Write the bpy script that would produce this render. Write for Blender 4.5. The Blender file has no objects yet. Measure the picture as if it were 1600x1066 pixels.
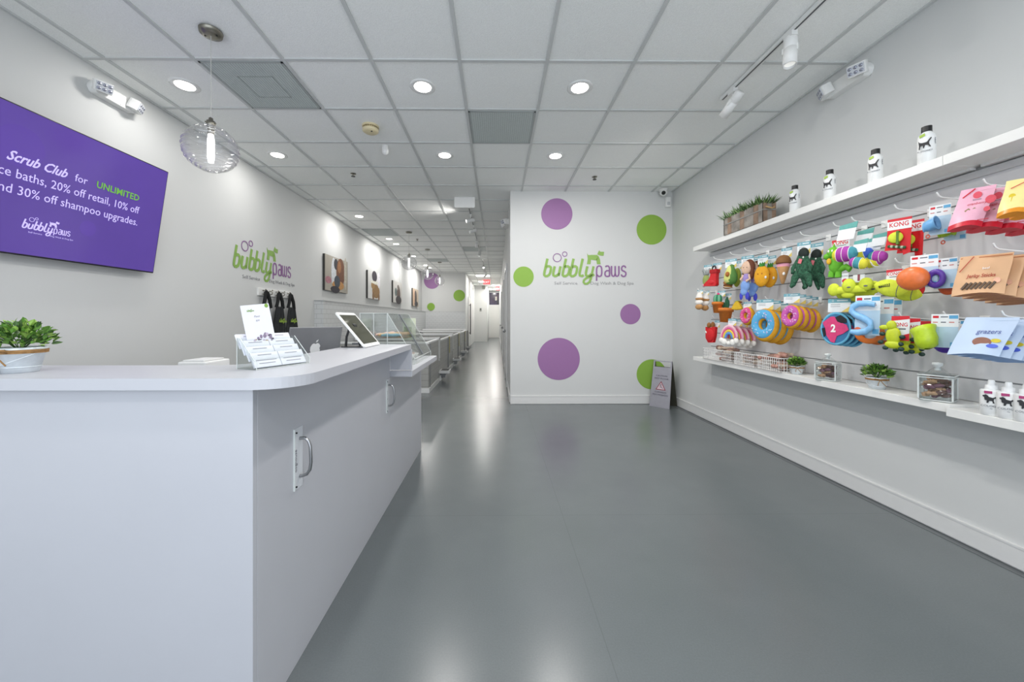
import bpy, math, random
from mathutils import Matrix, Vector
random.seed(7)
SC = bpy.context.scene
COL = SC.collection
PI = math.pi
# ---------------------------------------------------------------- camera
F, CZ, PX, PY, TH = 585.0, 1.19, 781.6, 499.0, 0.0096
cd = bpy.data.cameras.new('camera'); cam = bpy.data.objects.new('camera', cd); COL.objects.link(cam)
cam.location = (0, 0, CZ); cam.rotation_euler = (PI/2, 0, -TH)
cd.sensor_fit = 'HORIZONTAL'; cd.sensor_width = 36; cd.lens = F*36/1600
cd.shift_x = (800-PX)/1600; cd.shift_y = -(533-PY)/1600; cd.clip_start = .02; cd.clip_end = 200
SC.camera = cam
# ---------------------------------------------------------------- light and exposure
SC.view_settings.view_transform = 'Standard'; SC.view_settings.look = 'None'
SC.view_settings.gamma = 1; SC.view_settings.use_curve_mapping = False
SC.view_settings.exposure = 0.52
SC.cycles.diffuse_bounces = 10; SC.cycles.max_bounces = 14; SC.cycles.transparent_max_bounces = 24
SC.cycles.caustics_reflective = False; SC.cycles.caustics_refractive = False
wd = bpy.data.worlds.new('world'); SC.world = wd; wd.use_nodes = True
wd.node_tree.nodes['Background'].inputs[0].default_value = (.80, .88, 1, 1)
wd.node_tree.nodes['Background'].inputs[1].default_value = .75
def area(name, loc, rot, sx, sy, power, color=(1, 1, 1), spread=PI):
    l = bpy.data.lights.new(name, 'AREA'); l.shape = 'RECTANGLE'; l.size = sx; l.size_y = sy
    l.energy = power; l.color = color; l.spread = spread
    o = bpy.data.objects.new(name, l); COL.objects.link(o); o.location = loc; o.rotation_euler = rot
    return o
# daylight through the shop front behind the camera
area('shop_front_daylight', (-.2, -1.9, 1.4), (PI/2+.5, 0, 0), 5.2, 2.7, 62, (.86, .93, 1))
# ---------------------------------------------------------------- pixel to place
def ray(px, py):
    a, c = (px-PX)/F, (PY-py)/F
    s, co = math.sin(TH), math.cos(TH)
    return Vector((s+a*co, co-a*s, c))
def at(px, py, X=None, Y=None, Z=None):
    d = ray(px, py)
    t = X/d.x if X is not None else (Y/d.y if Y is not None else (Z-CZ)/d.z)
    return Vector((0, 0, CZ)) + d*t
# ---------------------------------------------------------------- materials
def lin(h):
    if isinstance(h, str):
        h = h.lstrip('#'); v = [int(h[i:i+2], 16)/255 for i in (0, 2, 4)]
    else: v = h
    return tuple((c/12.92 if c <= .04045 else ((c+.055)/1.055)**2.4) for c in v)
_M = {}
def mat(name, col='#cccccc', rough=.5, metal=0, noise=0, nscale=20, bump=0, bscale=200, spec=.5, emit=0, coat=0):
    if name in _M: return _M[name]
    m = bpy.data.materials.new(name); m.use_nodes = True; nt = m.node_tree; N = nt.nodes; L = nt.links
    p = N['Principled BSDF']; c = lin(col)
    p.inputs['Base Color'].default_value = (*c, 1); p.inputs['Roughness'].default_value = rough
    p.inputs['Metallic'].default_value = metal; p.inputs['Specular IOR Level'].default_value = spec
    p.inputs['Coat Weight'].default_value = coat
    m.diffuse_color = (*c, 1)
    if emit:
        p.inputs['Emission Color'].default_value = (*c, 1); p.inputs['Emission Strength'].default_value = emit
    if noise or bump:
        tc = N.new('ShaderNodeTexCoord')
    if noise:
        n = N.new('ShaderNodeTexNoise'); n.inputs['Scale'].default_value = nscale; n.inputs['Detail'].default_value = 5
        L.new(tc.outputs['Object'], n.inputs['Vector'])
        r = N.new('ShaderNodeValToRGB'); e = r.color_ramp.elements
        e[0].position = .3; e[1].position = .7
        e[0].color = (*[x*(1-noise) for x in c], 1); e[1].color = (*[min(1, x*(1+noise)) for x in c], 1)
        L.new(n.outputs['Fac'], r.inputs['Fac']); L.new(r.outputs['Color'], p.inputs['Base Color'])
    if bump:
        n2 = N.new('ShaderNodeTexNoise'); n2.inputs['Scale'].default_value = bscale; n2.inputs['Detail'].default_value = 3
        L.new(tc.outputs['Object'], n2.inputs['Vector'])
        b = N.new('ShaderNodeBump'); b.inputs['Strength'].default_value = bump; b.inputs['Distance'].default_value = .004
        L.new(n2.outputs['Fac'], b.inputs['Height']); L.new(b.outputs['Normal'], p.inputs['Normal'])
    _M[name] = m
    return m
def glassy(name, tint=(.95, .97, .97), ior=1.45, rough=.02, power=4, mul=.7, base=None):
    m = bpy.data.materials.new(name); m.use_nodes = True; nt = m.node_tree; N = nt.nodes; L = nt.links
    N.remove(N['Principled BSDF']); out = N['Material Output']
    t = N.new('ShaderNodeBsdfTransparent'); t.inputs[0].default_value = (*tint, 1)
    g = N.new('ShaderNodeBsdfGlossy'); g.inputs['Roughness'].default_value = rough
    lw = N.new('ShaderNodeLayerWeight'); lw.inputs['Blend'].default_value = .5
    pw = N.new('ShaderNodeMath'); pw.operation = 'POWER'; pw.inputs[1].default_value = power; L.new(lw.outputs['Facing'], pw.inputs[0])
    f = N.new('ShaderNodeMath'); f.operation = 'MULTIPLY_ADD'; f.inputs[1].default_value = mul; f.inputs[2].default_value = ((ior-1)/(ior+1))**2 if base is None else base; L.new(pw.outputs[0], f.inputs[0])
    x = N.new('ShaderNodeMixShader'); L.new(f.outputs[0], x.inputs[0]); L.new(t.outputs[0], x.inputs[1]); L.new(g.outputs[0], x.inputs[2])
    L.new(x.outputs[0], out.inputs['Surface']); m.diffuse_color = (.8, .9, .9, .3)
    return m
def tile_mat(name, w, h, tile, grout, rough=.25, along='X'):
    m = bpy.data.materials.new(name); m.use_nodes = True; nt = m.node_tree; N = nt.nodes; L = nt.links
    p = N['Principled BSDF']; p.inputs['Roughness'].default_value = rough
    tc = N.new('ShaderNodeTexCoord'); sp = N.new('ShaderNodeSeparateXYZ'); cb = N.new('ShaderNodeCombineXYZ')
    ad = N.new('ShaderNodeMath'); ad.operation = 'ADD'
    L.new(tc.outputs['Object'], sp.inputs[0]); L.new(sp.outputs[0], ad.inputs[0]); L.new(sp.outputs[1], ad.inputs[1])
    L.new(ad.outputs[0], cb.inputs[0]); L.new(sp.outputs[2], cb.inputs[1])
    b = N.new('ShaderNodeTexBrick'); b.inputs['Scale'].default_value = 1; b.inputs['Brick Width'].default_value = w
    b.inputs['Row Height'].default_value = h; b.inputs['Mortar Size'].default_value = .0035; b.offset = 0.5
    b.inputs['Color1'].default_value = (*lin(tile), 1); b.inputs['Color2'].default_value = (*lin(tile), 1); b.inputs['Mortar'].default_value = (*lin(grout), 1)
    L.new(cb.outputs[0], b.inputs['Vector']); L.new(b.outputs['Color'], p.inputs['Base Color'])
    return m
WALL = mat('wall_paint', '#cfd0cf', .75, bump=.06, bscale=250, spec=.3)
WHITE = mat('white_laminate', '#bcbdc3', .32, noise=.012, nscale=4)
WHT = mat('white_plastic', '#e6e6e4', .4, noise=.01)
SHELFM = mat('white_shelf_melamine', '#e6e6e3', .4, noise=.01)
TRIM = mat('white_trim', '#dcdcdb', .4, noise=.01)
DARK = mat('dark_plastic', '#151516', .35, noise=.05)
STEEL = mat('brushed_steel', '#a5a6a8', .28, 1, noise=.05)
NICKEL = mat('brushed_nickel', '#8d8a80', .35, 1, noise=.05)
ALU = mat('aluminium', '#8e8f91', .42, .5, noise=.02)
GREEN = mat('green_vinyl', '#84ab3f', .55, noise=.01); PURPLE = mat('purple_vinyl', '#966a9c', .55, noise=.01)
LGREEN = mat('logo_green', '#85ab4e', .5, noise=.01); LPURP = mat('logo_purple', '#8a5f92', .5, noise=.01); LGREY = mat('logo_grey', '#8f8f92', .5, noise=.01)
GLASS = glassy('clear_glass', ior=1.5); ACRYL = glassy('clear_acrylic', (.96, .975, .97), 1.35)
EDGE = mat('acrylic_edge', '#d9dedc', .3, noise=.02)
LAMP = mat('lamp_glow', '#fffaf2', .5, emit=9, noise=0)
PANELGLOW = mat('panel_glow', '#fffdf6', .5, emit=5)
# ---------------------------------------------------------------- mesh builder
I4 = Matrix.Identity(4)
def T(x=0, y=0, z=0): return Matrix.Translation((x, y, z))
def R(a, ax): return Matrix.Rotation(a, 4, ax)
def S(x, y=None, z=None):
    if y is None: y = z = x
    return Matrix.Diagonal((x, y, z, 1))
class B:
    def __init__(s, M=I4): s.v = []; s.f = []; s.mi = []; s.sm = []; s.mats = []; s.T = M
    def _m(s, m):
        if m not in s.mats: s.mats.append(m)
        return s.mats.index(m)
    def add(s, vs, fs, m, smooth=False, M=I4):
        k = len(s.v); W = s.T @ M; i = s._m(m)
        flip = W.to_3x3().determinant() < 0
        s.v += [W @ Vector(p) for p in vs]
        for f in fs:
            f = tuple(k+j for j in f); s.f.append(f[::-1] if flip else f); s.mi.append(i); s.sm.append(smooth)
    def box(s, x0, x1, y0, y1, z0, z1, m, M=I4):
        x0, x1 = sorted((x0, x1)); y0, y1 = sorted((y0, y1)); z0, z1 = sorted((z0, z1))
        vs = [(x, y, z) for z in (z0, z1) for y in (y0, y1) for x in (x0, x1)]
        s.add(vs, [(0, 2, 3, 1), (4, 5, 7, 6), (0, 1, 5, 4), (2, 6, 7, 3), (0, 4, 6, 2), (1, 3, 7, 5)], m, False, M)
        return s
    def rbox(s, x0, x1, y0, y1, z0, z1, m, r=.01, M=I4, seg=3):
        """box with its upright edges rounded (axis z)"""
        pts = rrect(x0, x1, y0, y1, r, seg)
        return s.prism(pts, z0, z1, m, M)
    def prism(s, pts, z0, z1, m, M=I4, smooth=False):
        n = len(pts)
        ar = sum(pts[i][0]*pts[(i+1) % n][1]-pts[(i+1) % n][0]*pts[i][1] for i in range(n))
        if ar < 0: pts = pts[::-1]
        vs = [(x, y, z0) for x, y in pts]+[(x, y, z1) for x, y in pts]
        s.add(vs, [tuple(range(n))[::-1], tuple(range(n, 2*n))], m, False, M)
        s.add(vs, [(i, (i+1) % n, n+(i+1) % n, n+i) for i in range(n)], m, smooth, M)
        return s
    def plate(s, pts, y0, y1, m, M=I4):
        """outline in the x-z plane, thick along y (front is the smaller y)"""
        return s.prism([(x, z) for x, z in pts], -y1, -y0, m, M @ R(PI/2, 'X'))
    def lathe(s, prof, m, M=I4, seg=24, smooth=True, arc=2*PI, close=True):
        n = len(prof); full = arc > 2*PI-1e-4; k = seg if full else seg+1
        vs = []
        for j in range(k):
            a = arc*j/seg
            vs += [(r*math.cos(a), r*math.sin(a), z) for r, z in prof]
        fs = []
        for j in range(seg):
            j2 = (j+1) % k
            for i in range(n-1): fs.append((j*n+i, j2*n+i, j2*n+i+1, j*n+i+1))
        s.add(vs, fs, m, smooth, M)
        if close and full:
            if prof[0][0] > 1e-6: s.add(vs, [tuple(j*n for j in range(k))[::-1]], m, False, M)
            if prof[-1][0] > 1e-6: s.add(vs, [tuple(j*n+n-1 for j in range(k))], m, False, M)
        return s
    def cyl(s, r, z0, z1, m, M=I4, seg=20, r2=None): return s.lathe([(r, z0), (r if r2 is None else r2, z1)], m, M, seg)
    def ell(s, x, y, z, rx, ry, rz, m, M=I4, seg=16, rings=9):
        prof = [(math.sin(PI*i/rings), -math.cos(PI*i/rings)) for i in range(rings+1)]
        prof[0] = (0, -1); prof[-1] = (0, 1)
        return s.lathe([(max(r, 1e-5) if 0 < i < rings else 1e-7, zz) for i, (r, zz) in enumerate(prof)], m, M @ T(x, y, z) @ S(rx, ry, rz), seg)
    def torus(s, R0, r, m, M=I4, seg=28, rs=10, a0=0, a1=2*PI):
        full = a1-a0 > 2*PI-1e-4; k = seg if full else seg+1; vs = []
        for j in range(k):
            a = a0+(a1-a0)*j/seg
            for i in range(rs):
                b = 2*PI*i/rs; rr = R0+r*math.cos(b); vs.append((rr*math.cos(a), rr*math.sin(a), r*math.sin(b)))
        fs = [(j*rs+i, ((j+1) % k)*rs+i, ((j+1) % k)*rs+(i+1) % rs, j*rs+(i+1) % rs) for j in range(seg) for i in range(rs)]
        if not full: fs += [tuple(range(rs)), tuple((k-1)*rs+i for i in range(rs))[::-1]]
        s.add(vs, fs, m, True, M); return s
    def tube(s, pts, r, m, M=I4, rs=8, rad=None):
        pts = [Vector(p) for p in pts]; n = len(pts); vs = []; prev = None
        for i, p in enumerate(pts):
            t = (pts[min(i+1, n-1)]-pts[max(i-1, 0)]).normalized()
            up = prev if prev is not None else (Vector((0, 0, 1)) if abs(t.z) < .9 else Vector((1, 0, 0)))
            a = t.cross(up).normalized(); b = a.cross(t).normalized(); prev = b
            q = r if rad is None else rad[i]
            for k in range(rs):
                an = 2*PI*k/rs; vs.append(p+a*math.cos(an)*q+b*math.sin(an)*q)
        fs = [(i*rs+k, i*rs+(k+1) % rs, (i+1)*rs+(k+1) % rs, (i+1)*rs+k) for i in range(n-1) for k in range(rs)]
        s.add(vs, fs, m, True, M); s.add(vs, [tuple(range(rs))[::-1], tuple((n-1)*rs+k for k in range(rs))], m, False, M)
        return s
    def ribbon(s, pts, w, d, m, M=I4):
        """stroke of width w in the x-z plane, thick d towards -y; rounded joints"""
        n = len(pts); L = []; Rr = []
        for i in range(n):
            a = Vector(pts[max(i-1, 0)]); b = Vector(pts[min(i+1, n-1)]); t = (b-a).normalized()
            nn = Vector((-t.y, t.x))*w/2; p = Vector(pts[i]); L.append(p+nn); Rr.append(p-nn)
        for i in range(n-1):
            s.plate([tuple(L[i]), tuple(L[i+1]), tuple(Rr[i+1]), tuple(Rr[i])], -d, 0, m, M)
        return s
    def text(s, txt, size, m, M=I4, d=.001, shear=0, align='CENTER', sx=1, bold=0):
        """writing in the x-z plane facing -y"""
        c = bpy.data.curves.new('writing', 'FONT'); c.body = txt; c.size = size; c.extrude = d/2; c.shear = shear
        c.align_x = align; c.resolution_u = 2; c.offset = bold
        o = bpy.data.objects.new('writing', c); COL.objects.link(o)
        bpy.context.view_layer.update()
        me = bpy.data.meshes.new_from_object(o.evaluated_get(bpy.context.evaluated_depsgraph_get()))
        s.add([tuple(v.co) for v in me.vertices], [tuple(p.vertices) for p in me.polygons], m, False, M @ S(sx, 1, 1) @ R(PI/2, 'X'))
        bpy.data.objects.remove(o); bpy.data.curves.remove(c); bpy.data.meshes.remove(me)
        return s
    def build(s, name, parent=None, bevel=0, kind=None, label=None, cat=None, group=None, seg=2):
        me = bpy.data.meshes.new(name); me.from_pydata([tuple(v) for v in s.v], [], s.f)
        for m in s.mats: me.materials.append(m)
        me.polygons.foreach_set('material_index', s.mi); me.polygons.foreach_set('use_smooth', s.sm); me.update()
        o = bpy.data.objects.new(name, me); COL.objects.link(o)
        if parent: o.parent = parent
        if bevel:
            b = o.modifiers.new('bevel', 'BEVEL'); b.width = bevel; b.segments = seg; b.limit_method = 'ANGLE'; b.angle_limit = math.radians(50)
        if kind: o['kind'] = kind
        if label: o['label'] = label
        if cat: o['category'] = cat
        if group: o['group'] = group
        return o
def rrect(x0, x1, y0, y1, r, seg=3):
    pts = []
    for cx, cy, a in ((x1-r, y1-r, 0), (x0+r, y1-r, PI/2), (x0+r, y0+r, PI), (x1-r, y0+r, 1.5*PI)):
        for i in range(seg+1):
            t = a+PI/2*i/seg; pts.append((cx+r*math.cos(t), cy+r*math.sin(t)))
    return pts
def circ(cx, cy, rx, ry=None, n=32): ry = ry or rx; return [(cx+rx*math.cos(2*PI*i/n), cy+ry*math.sin(2*PI*i/n)) for i in range(n)]
def thing(name, label, cat, loc=(0, 0, 0), rz=0, group=None):
    o = bpy.data.objects.new(name, None); COL.objects.link(o); o.location = loc; o.rotation_euler = (0, 0, rz)
    o.empty_display_size = .05; o['label'] = label; o['category'] = cat
    if group: o['group'] = group
    return o
def copy_tree(o, parent=None):
    c = o.copy(); COL.objects.link(c)
    if parent: c.parent = parent
    for ch in list(o.children): copy_tree(ch, c)
    return c
def dup(o, loc, label=None, rz=None):
    c = copy_tree(o); c.location = loc
    if label: c['label'] = label
    if rz is not None: c.rotation_euler = (0, 0, rz)
    return c
def st(b, name, parent=None, bevel=0): return b.build(name, parent, bevel, kind=None if parent else 'structure')
# ================================================================ the room
XR, XL, YF, H, Y0, YE = 2.475, -2.86, 5.25, 2.98, -2.0, 24.1
XC, YB, XB = .192, 14.36, -1.19
def floor_mat():
    m = bpy.data.materials.new('sealed_concrete'); m.use_nodes = True; nt = m.node_tree; N = nt.nodes; L = nt.links
    p = N['Principled BSDF']; tc = N.new('ShaderNodeTexCoord')
    n = N.new('ShaderNodeTexNoise'); n.inputs['Scale'].default_value = .9; n.inputs['Detail'].default_value = 4; n.inputs['Roughness'].default_value = .62
    L.new(tc.outputs['Object'], n.inputs['Vector'])
    r = N.new('ShaderNodeValToRGB'); e = r.color_ramp.elements; e[0].position = 0; e[1].position = 1
    e[0].color = (*lin('#5d6365'), 1); e[1].color = (*lin('#72787a'), 1); L.new(n.outputs['Fac'], r.inputs['Fac'])
    n2 = N.new('ShaderNodeTexNoise'); n2.inputs['Scale'].default_value = 160; n2.inputs['Detail'].default_value = 4; L.new(tc.outputs['Object'], n2.inputs['Vector'])
    mx = N.new('ShaderNodeMix'); mx.data_type = 'RGBA'; mx.blend_type = 'MULTIPLY'; mx.inputs['Factor'].default_value = .22
    L.new(r.outputs['Color'], mx.inputs['A']); L.new(n2.outputs['Fac'], mx.inputs['B'])
    # control joints: thin lines where x = .41 or y = 2.3, 5.9, 8.4
    sp = N.new('ShaderNodeSeparateXYZ'); L.new(tc.outputs['Object'], sp.inputs[0]); last = mx.outputs['Result']
    for ax, val in ((0, .40), (1, 2.27), (1, 5.5), (1, 8.4), (1, 12.)):
        c = N.new('ShaderNodeMath'); c.operation = 'COMPARE'; c.inputs[1].default_value = val; c.inputs[2].default_value = .002
        L.new(sp.outputs[ax], c.inputs[0]); q = N.new('ShaderNodeMath'); q.operation = 'MULTIPLY'; q.inputs[1].default_value = .22; L.new(c.outputs[0], q.inputs[0])
        x = N.new('ShaderNodeMix'); x.data_type = 'RGBA'; L.new(q.outputs[0], x.inputs['Factor']); L.new(last, x.inputs['A']); x.inputs['B'].default_value = (.05, .05, .05, 1); last = x.outputs['Result']
    L.new(last, p.inputs['Base Color'])
    n3 = N.new('ShaderNodeTexNoise'); n3.inputs['Scale'].default_value = 1.7; n3.inputs['Detail'].default_value = 2; L.new(tc.outputs['Object'], n3.inputs['Vector'])
    mr = N.new('ShaderNodeMapRange'); mr.inputs['To Min'].default_value = .2; mr.inputs['To Max'].default_value = .38
    p.inputs['Roughness'].default_value = .25
    p.inputs['Specular IOR Level'].default_value = .6
    return m
st(B().box(XL-.3, XR+.3, Y0, YE+2, -.1, 0, floor_mat()), 'floor')
CT = mat('ceiling_tile', '#f3f4f2', .9, noise=.05, nscale=170, bump=.5, bscale=120, spec=.1)
ceil = st(B().box(XL-.3, XR+.3, Y0, YE+2, H+.012, H+.1, CT), 'ceiling')
GRID = mat('ceiling_grid_metal', '#c9cbca', .5, noise=.01)
g = B(); gx = [-.258+.61*k for k in range(-4, 5)]; gy = [2.605+.607*k for k in range(-7, 36)]
for x in gx: g.box(x-.012, x+.012, Y0, YE, H+.002, H+.02, GRID)
for y in gy: g.box(XL, XR, y-.012, y+.012, H+.004, H+.02, GRID)
g.box(XL, XL+.02, Y0, YB, H+.0, H+.02, GRID).box(XR-.02, XR, Y0, YF, H+.0, H+.02, GRID)
g.build('ceiling_grid', ceil)
st(B().box(XL-.2, XL, Y0, YB+.2, 0, H+.02, WALL), 'wall_left')
st(B().box(XR, XR+.2, Y0, YF+.2, 0, H+.02, WALL), 'wall_right')
st(B().box(XC, XR+.2, YF, YF+.15, 0, H+.02, WALL), 'wall_front')
st(B().box(XL-.2, XB, YB, YB+.15, 0, H+.02, WALL), 'wall_back')
st(B().box(XB-.15, XB, YB+.15, 20.0, 0, H+.02, WALL), 'wall_back_left')
st(B().box(XB-.15, -.50, 20.0, 20.15, 0, H+.02, WALL), 'wall_far_left')
b = B(); b.box(XC, XC+.15, YF+.15, YE, 0, H+.02, WALL); st(b, 'wall_corridor_right')
b = B(); b.box(-.65, XC+.15, YE, YE+.15, 0, H+.02, WALL); st(b, 'wall_far')
b = B(); b.box(-.65, -.5, 20.15, YE, 0, H+.02, WALL); st(b, 'wall_corridor_left')
st(B().box(XL-.3, XR+.3, Y0-.15, Y0-.05, 0, .12, WALL).box(XL-.3, XR+.3, Y0-.15, Y0-.05, 2.9, H, WALL), 'wall_shop_front')
BASE = mat('white_baseboard', '#dadad9', .4, noise=.01)
st(B().box(XR-.014, XR, Y0, YF-.014, .012, .115, BASE).box(XR-.017, XR, Y0, YF-.014, .108, .118, BASE), 'baseboard_right')
st(B().box(XC, XR, YF-.014, YF, .004, .115, BASE).box(XC, XR, YF-.017, YF, .108, .118, BASE), 'baseboard_front')
st(B().box(XC-.012, XC, YF+.1, YE, .004, .11, BASE), 'baseboard_corridor')
st(B().box(XL, XL+.014, Y0, 5.85, .004, .115, BASE), 'baseboard_left')
st(B().box(XR-.05, XR-.012, Y0, YF-.1, .0, .0025, mat('dark_floor_edge', '#6a6e70', .5, noise=.1, nscale=3)), 'trim_1')
# tiled half walls
TILE = tile_mat('white_subway_tile', .15, .075, '#cfd1d2', '#b6b8b8'); TILEG = tile_mat('grey_wall_tile', .3, .1, '#a5a5a2', '#858480', .3)
st(B().box(XL, -2.72, 5.9, YB, 0, 1.475, TILE).box(XL, -2.71, 5.89, YB, 1.475, 1.49, mat('tile_cap', '#a9abac', .4, noise=.02)), 'trim_2')
st(B().box(-2.72, XB-.0, YB-.012, YB, 0, 1.48, TILE).box(-2.72, XB, YB-.015, YB, 1.48, 1.49, _M['tile_cap']), 'trim_3')
st(B().box(XL, -2.74, 8.2, 8.6, 1.49, H+.01, WALL) if False else B().box(XL, XL+.03, 11.1, 11.6, 1.49, H, WALL), 'trim_4')
# ---------------------------------------------------------------- lettering
def logo(b, mg, mp, mt, M, mono=None, d=.002, small=True, only=None):
    """shop emblem, drawn on an 875 x 320 grid; M scales it into place (x right, z up)"""
    if mono: mg = mp = mt = mono
    sh = .22
    def on(k): return only is None or only == k
    def put(x0, path, w, m, X=66, sk=sh, base=0):
        if not on('green_word' if sk else 'purple_word'): return
        b.ribbon([(x0+p[0]*X+sk*p[1]*90, base+p[1]*90) for p in path], w, d, m, M)
    def bow(): return [(0, .3), (.06, .1), (.25, 0), (.55, 0), (.8, .12), (.9, .35), (.9, .68), (.8, .9), (.55, 1), (.25, 1), (.05, .88)]
    Bc = [(0, 1.78), (0, .3)]
    for x in (8, 178, 248):
        put(x, Bc, 23, mg, 60); put(x, bow(), 23, mg, 60)
    put(90, [(0, 1), (0, .3), (.1, .08), (.35, 0), (.6, .03), (.85, .2), (.9, .3)], 23, mg, 60); put(90, [(.9, 1), (.9, .02)], 23, mg, 60)
    put(332, [(0, 1.78), (0, .3), (.12, .06), (.45, 0), (.7, .1)], 23, mg, 60)
    put(390, [(0, 1), (0, .3), (.1, .08), (.35, 0), (.6, .03), (.85, .2)], 23, mg, 60)
    put(390, [(.95, 1), (.95, -.3), (.85, -.6), (.55, -.78), (.2, -.78), (-.05, -.62), (-.05, -.42), (.2, -.22), (.7, -.06), (1.35, .16)], 21, mg, 60)
    def q(x0, path): put(x0, path, 14, mp, 50, 0, -2)
    q(495, [(0, -.45), (0, .75), (.12, .97), (.35, 1.06), (.62, 1.06), (.85, .97), (.95, .75), (.95, .3), (.85, .08), (.62, 0), (.35, 0), (0, .2)])
    q(570, [(.1, .98), (.35, 1.06), (.62, 1.06), (.82, .95), (.88, .75), (.88, 0)]); q(570, [(.88, .58), (.35, .58), (.08, .45), (.02, .25), (.12, .06), (.35, 0), (.65, .0), (.88, .1)])
    q(632, [(0, 1.06), (0, .3), (.12, .06), (.35, 0), (.55, .06), (.68, .3), (.68, 1.06)]); q(632, [(.68, .3), (.8, .06), (1.02, 0), (1.25, .06), (1.36, .3), (1.36, 1.06)])
    q(722, [(.82, .86), (.7, 1.02), (.45, 1.07), (.2, 1.02), (.06, .84), (.1, .66), (.3, .57), (.6, .5), (.84, .38), (.86, .2), (.7, .03), (.42, -.01), (.16, .03), (0, .2)])
    def P(pts, m):
        if on('dog_emblem'): b.plate([(x-350, 835-y) for x, y in pts], -d, 0, m, M)
    P([(757, 626), (768, 642), (800, 640), (848, 640), (866, 655), (846, 690), (792, 684), (764, 680), (761, 655)], mg)
    P([(764, 678), (793, 684), (788, 725), (755, 725)], mg); P([(840, 680), (866, 655), (876, 684), (882, 725), (849, 725), (845, 700)], mg)
    P([(851, 634), (858, 618), (869, 597), (877, 610), (914, 612), (909, 648), (884, 647), (866, 642)], mg)
    for cx, cy, r in ((483, 666, 37), (552, 633, 21)):
        if not on('bubble_ring' if r > 30 else 'small_bubble_ring'): continue
        pts = [(cx-350+r*math.cos(2*PI*i/28), 835-cy+r*math.sin(2*PI*i/28)) for i in range(29)]
        b.ribbon(pts, 7, d, mp, M)
    if small and on('tagline_left'): b.text('Self Service', 40, mt, M @ T(105, 0, -78), d, align='LEFT', sx=1.16, bold=-.3)
    if small and on('tagline_right'): b.text('Dog Wash & Dog Spa', 40, mt, M @ T(437, 0, -78), d, align='LEFT', sx=1.12, bold=-.3)
def logo_parts(o, M, d):
    for k, nm_ in (('green_word', 'green_lettering'), ('purple_word', 'purple_lettering'), ('dog_emblem', 'dog_emblem'), ('bubble_ring', 'bubble_ring'), ('small_bubble_ring', 'bubble_ring'), ('tagline_left', 'tagline'), ('tagline_right', 'tagline')):
        b = B(); logo(b, LGREEN, LPURP, LGREY, M, d=d, only=k); b.build(nm_, o)
p0 = at(848, 431, Y=YF); p1 = at(997, 431, Y=YF); s = (p1.x-p0.x)/878
o = thing('wall_logo', 'large green and purple dog wash shop logo on the white end wall among the dots', 'sign', (p0.x, YF-.002, p0.z-.005))
logo_parts(o, S(s, 1, s), .003)
q0 = at(363, 411, X=XL); q1 = at(463, 411, X=XL); s2 = (q1.y-q0.y)/870
o = thing('wall_logo', 'green and purple dog wash shop logo on the left wall above the hanging aprons', 'sign', (XL+.002, q0.y, q0.z-.03), PI/2)
logo_parts(o, S(s2, 1, s2), .003)
for x, y, r, m, lab in ((870, 334.5, 24.5, PURPLE, 'purple vinyl dot at the top left of the white end wall'),
    (1018, 359, 23.5, GREEN, 'green vinyl dot at the top right of the white end wall'),
    (818, 432.5, 16, GREEN, 'small green vinyl dot left of the logo on the white end wall'),
    (985, 491, 16, PURPLE, 'small purple vinyl dot right of and below the end wall logo'),
    (873, 561, 33, PURPLE, 'largest purple vinyl dot, low on the white end wall'),
    (1018, 585, 23.5, GREEN, 'green vinyl dot near the floor, half behind the wet floor sign')):
    c = at(x, y, Y=YF); rr = r*YF/F
    B().plate(circ(0, 0, rr, n=64), -.0015, 0, m).build('wall_dot', cat='wall decal', label=lab).location = (c.x, YF-.001, c.z)
for x, y, r, m, lab in ((675, 439, 12.5, PURPLE, 'purple vinyl dot on the rear wall behind the far pendant lamps'),
    (717.5, 462, 9, GREEN, 'green vinyl dot at the right edge of the rear wall'), (673.5, 479.5, 6, GREEN, 'small green vinyl dot low on the rear wall above the bath stalls')):
    c = at(x, y, Y=YB); rr = r*YB/F
    B().plate(circ(0, 0, rr, n=48), -.003, 0, m).build('wall_dot', cat='wall decal', label=lab).location = (c.x, YB-.016 if y > 470 else YB-.002, c.z)
# ================================================================ ceiling fittings
def downlight(x, y, lab, pw=9, lamp=True):
    if x < -2: pw *= .42 if y < 6 else .75
    o = thing('recessed_downlight', lab, 'ceiling light', (x, y, H+.012), group='recessed downlights in the tile ceiling')
    B().lathe([(.062, -.004), (.085, -.008), (.098, -.003), (.098, 0)], WHT, seg=32, close=False).build('trim_ring', o)
    B().cyl(.064, -.006, -.001, LAMP, seg=32).build('diffuser', o)
    if lamp:
        l = bpy.data.lights.new('downlight_lamp', 'AREA'); l.shape = 'DISK'; l.size = .16; l.energy = pw; l.color = (1, .975, .945)
        q = bpy.data.objects.new('downlight_lamp', l); COL.objects.link(q); q.location = (0, 0, -.012); q.parent = o
for x, y, lab in ((-2.4, 2.905, 'round downlight nearest the camera over the counter, beside the large ceiling vent'),
    (-.572, 2.905, 'round downlight in the front row, left of the central vent'), (.647, 2.905, 'round downlight in the front row, right of the central vent'),
    (-2.4, 4.125, 'round downlight in the second row near the left wall'), (-.57, 4.115, 'round downlight in the second row, left of centre'),
    (.648, 4.12, 'round downlight in the second row, right of centre'), (-2.404, 6.57, 'round downlight near the left wall above the first dog portrait'),
    (-2.404, 8.4, 'round downlight just behind the dark ceiling vent by the left wall'), (-2.402, 8.97, 'round downlight next behind the one after the dark vent by the left wall')):
    downlight(x, y, lab)
for x in (-.57, .65, -2.4):  # extra downlights added out of view to brighten the room
    for y in (1.685, .47, -.75):
        if x > -2 or y < 1: downlight(x, y, 'added round fill downlight behind the camera, out of view', 3.5 if x < 0 else 8)
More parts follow.
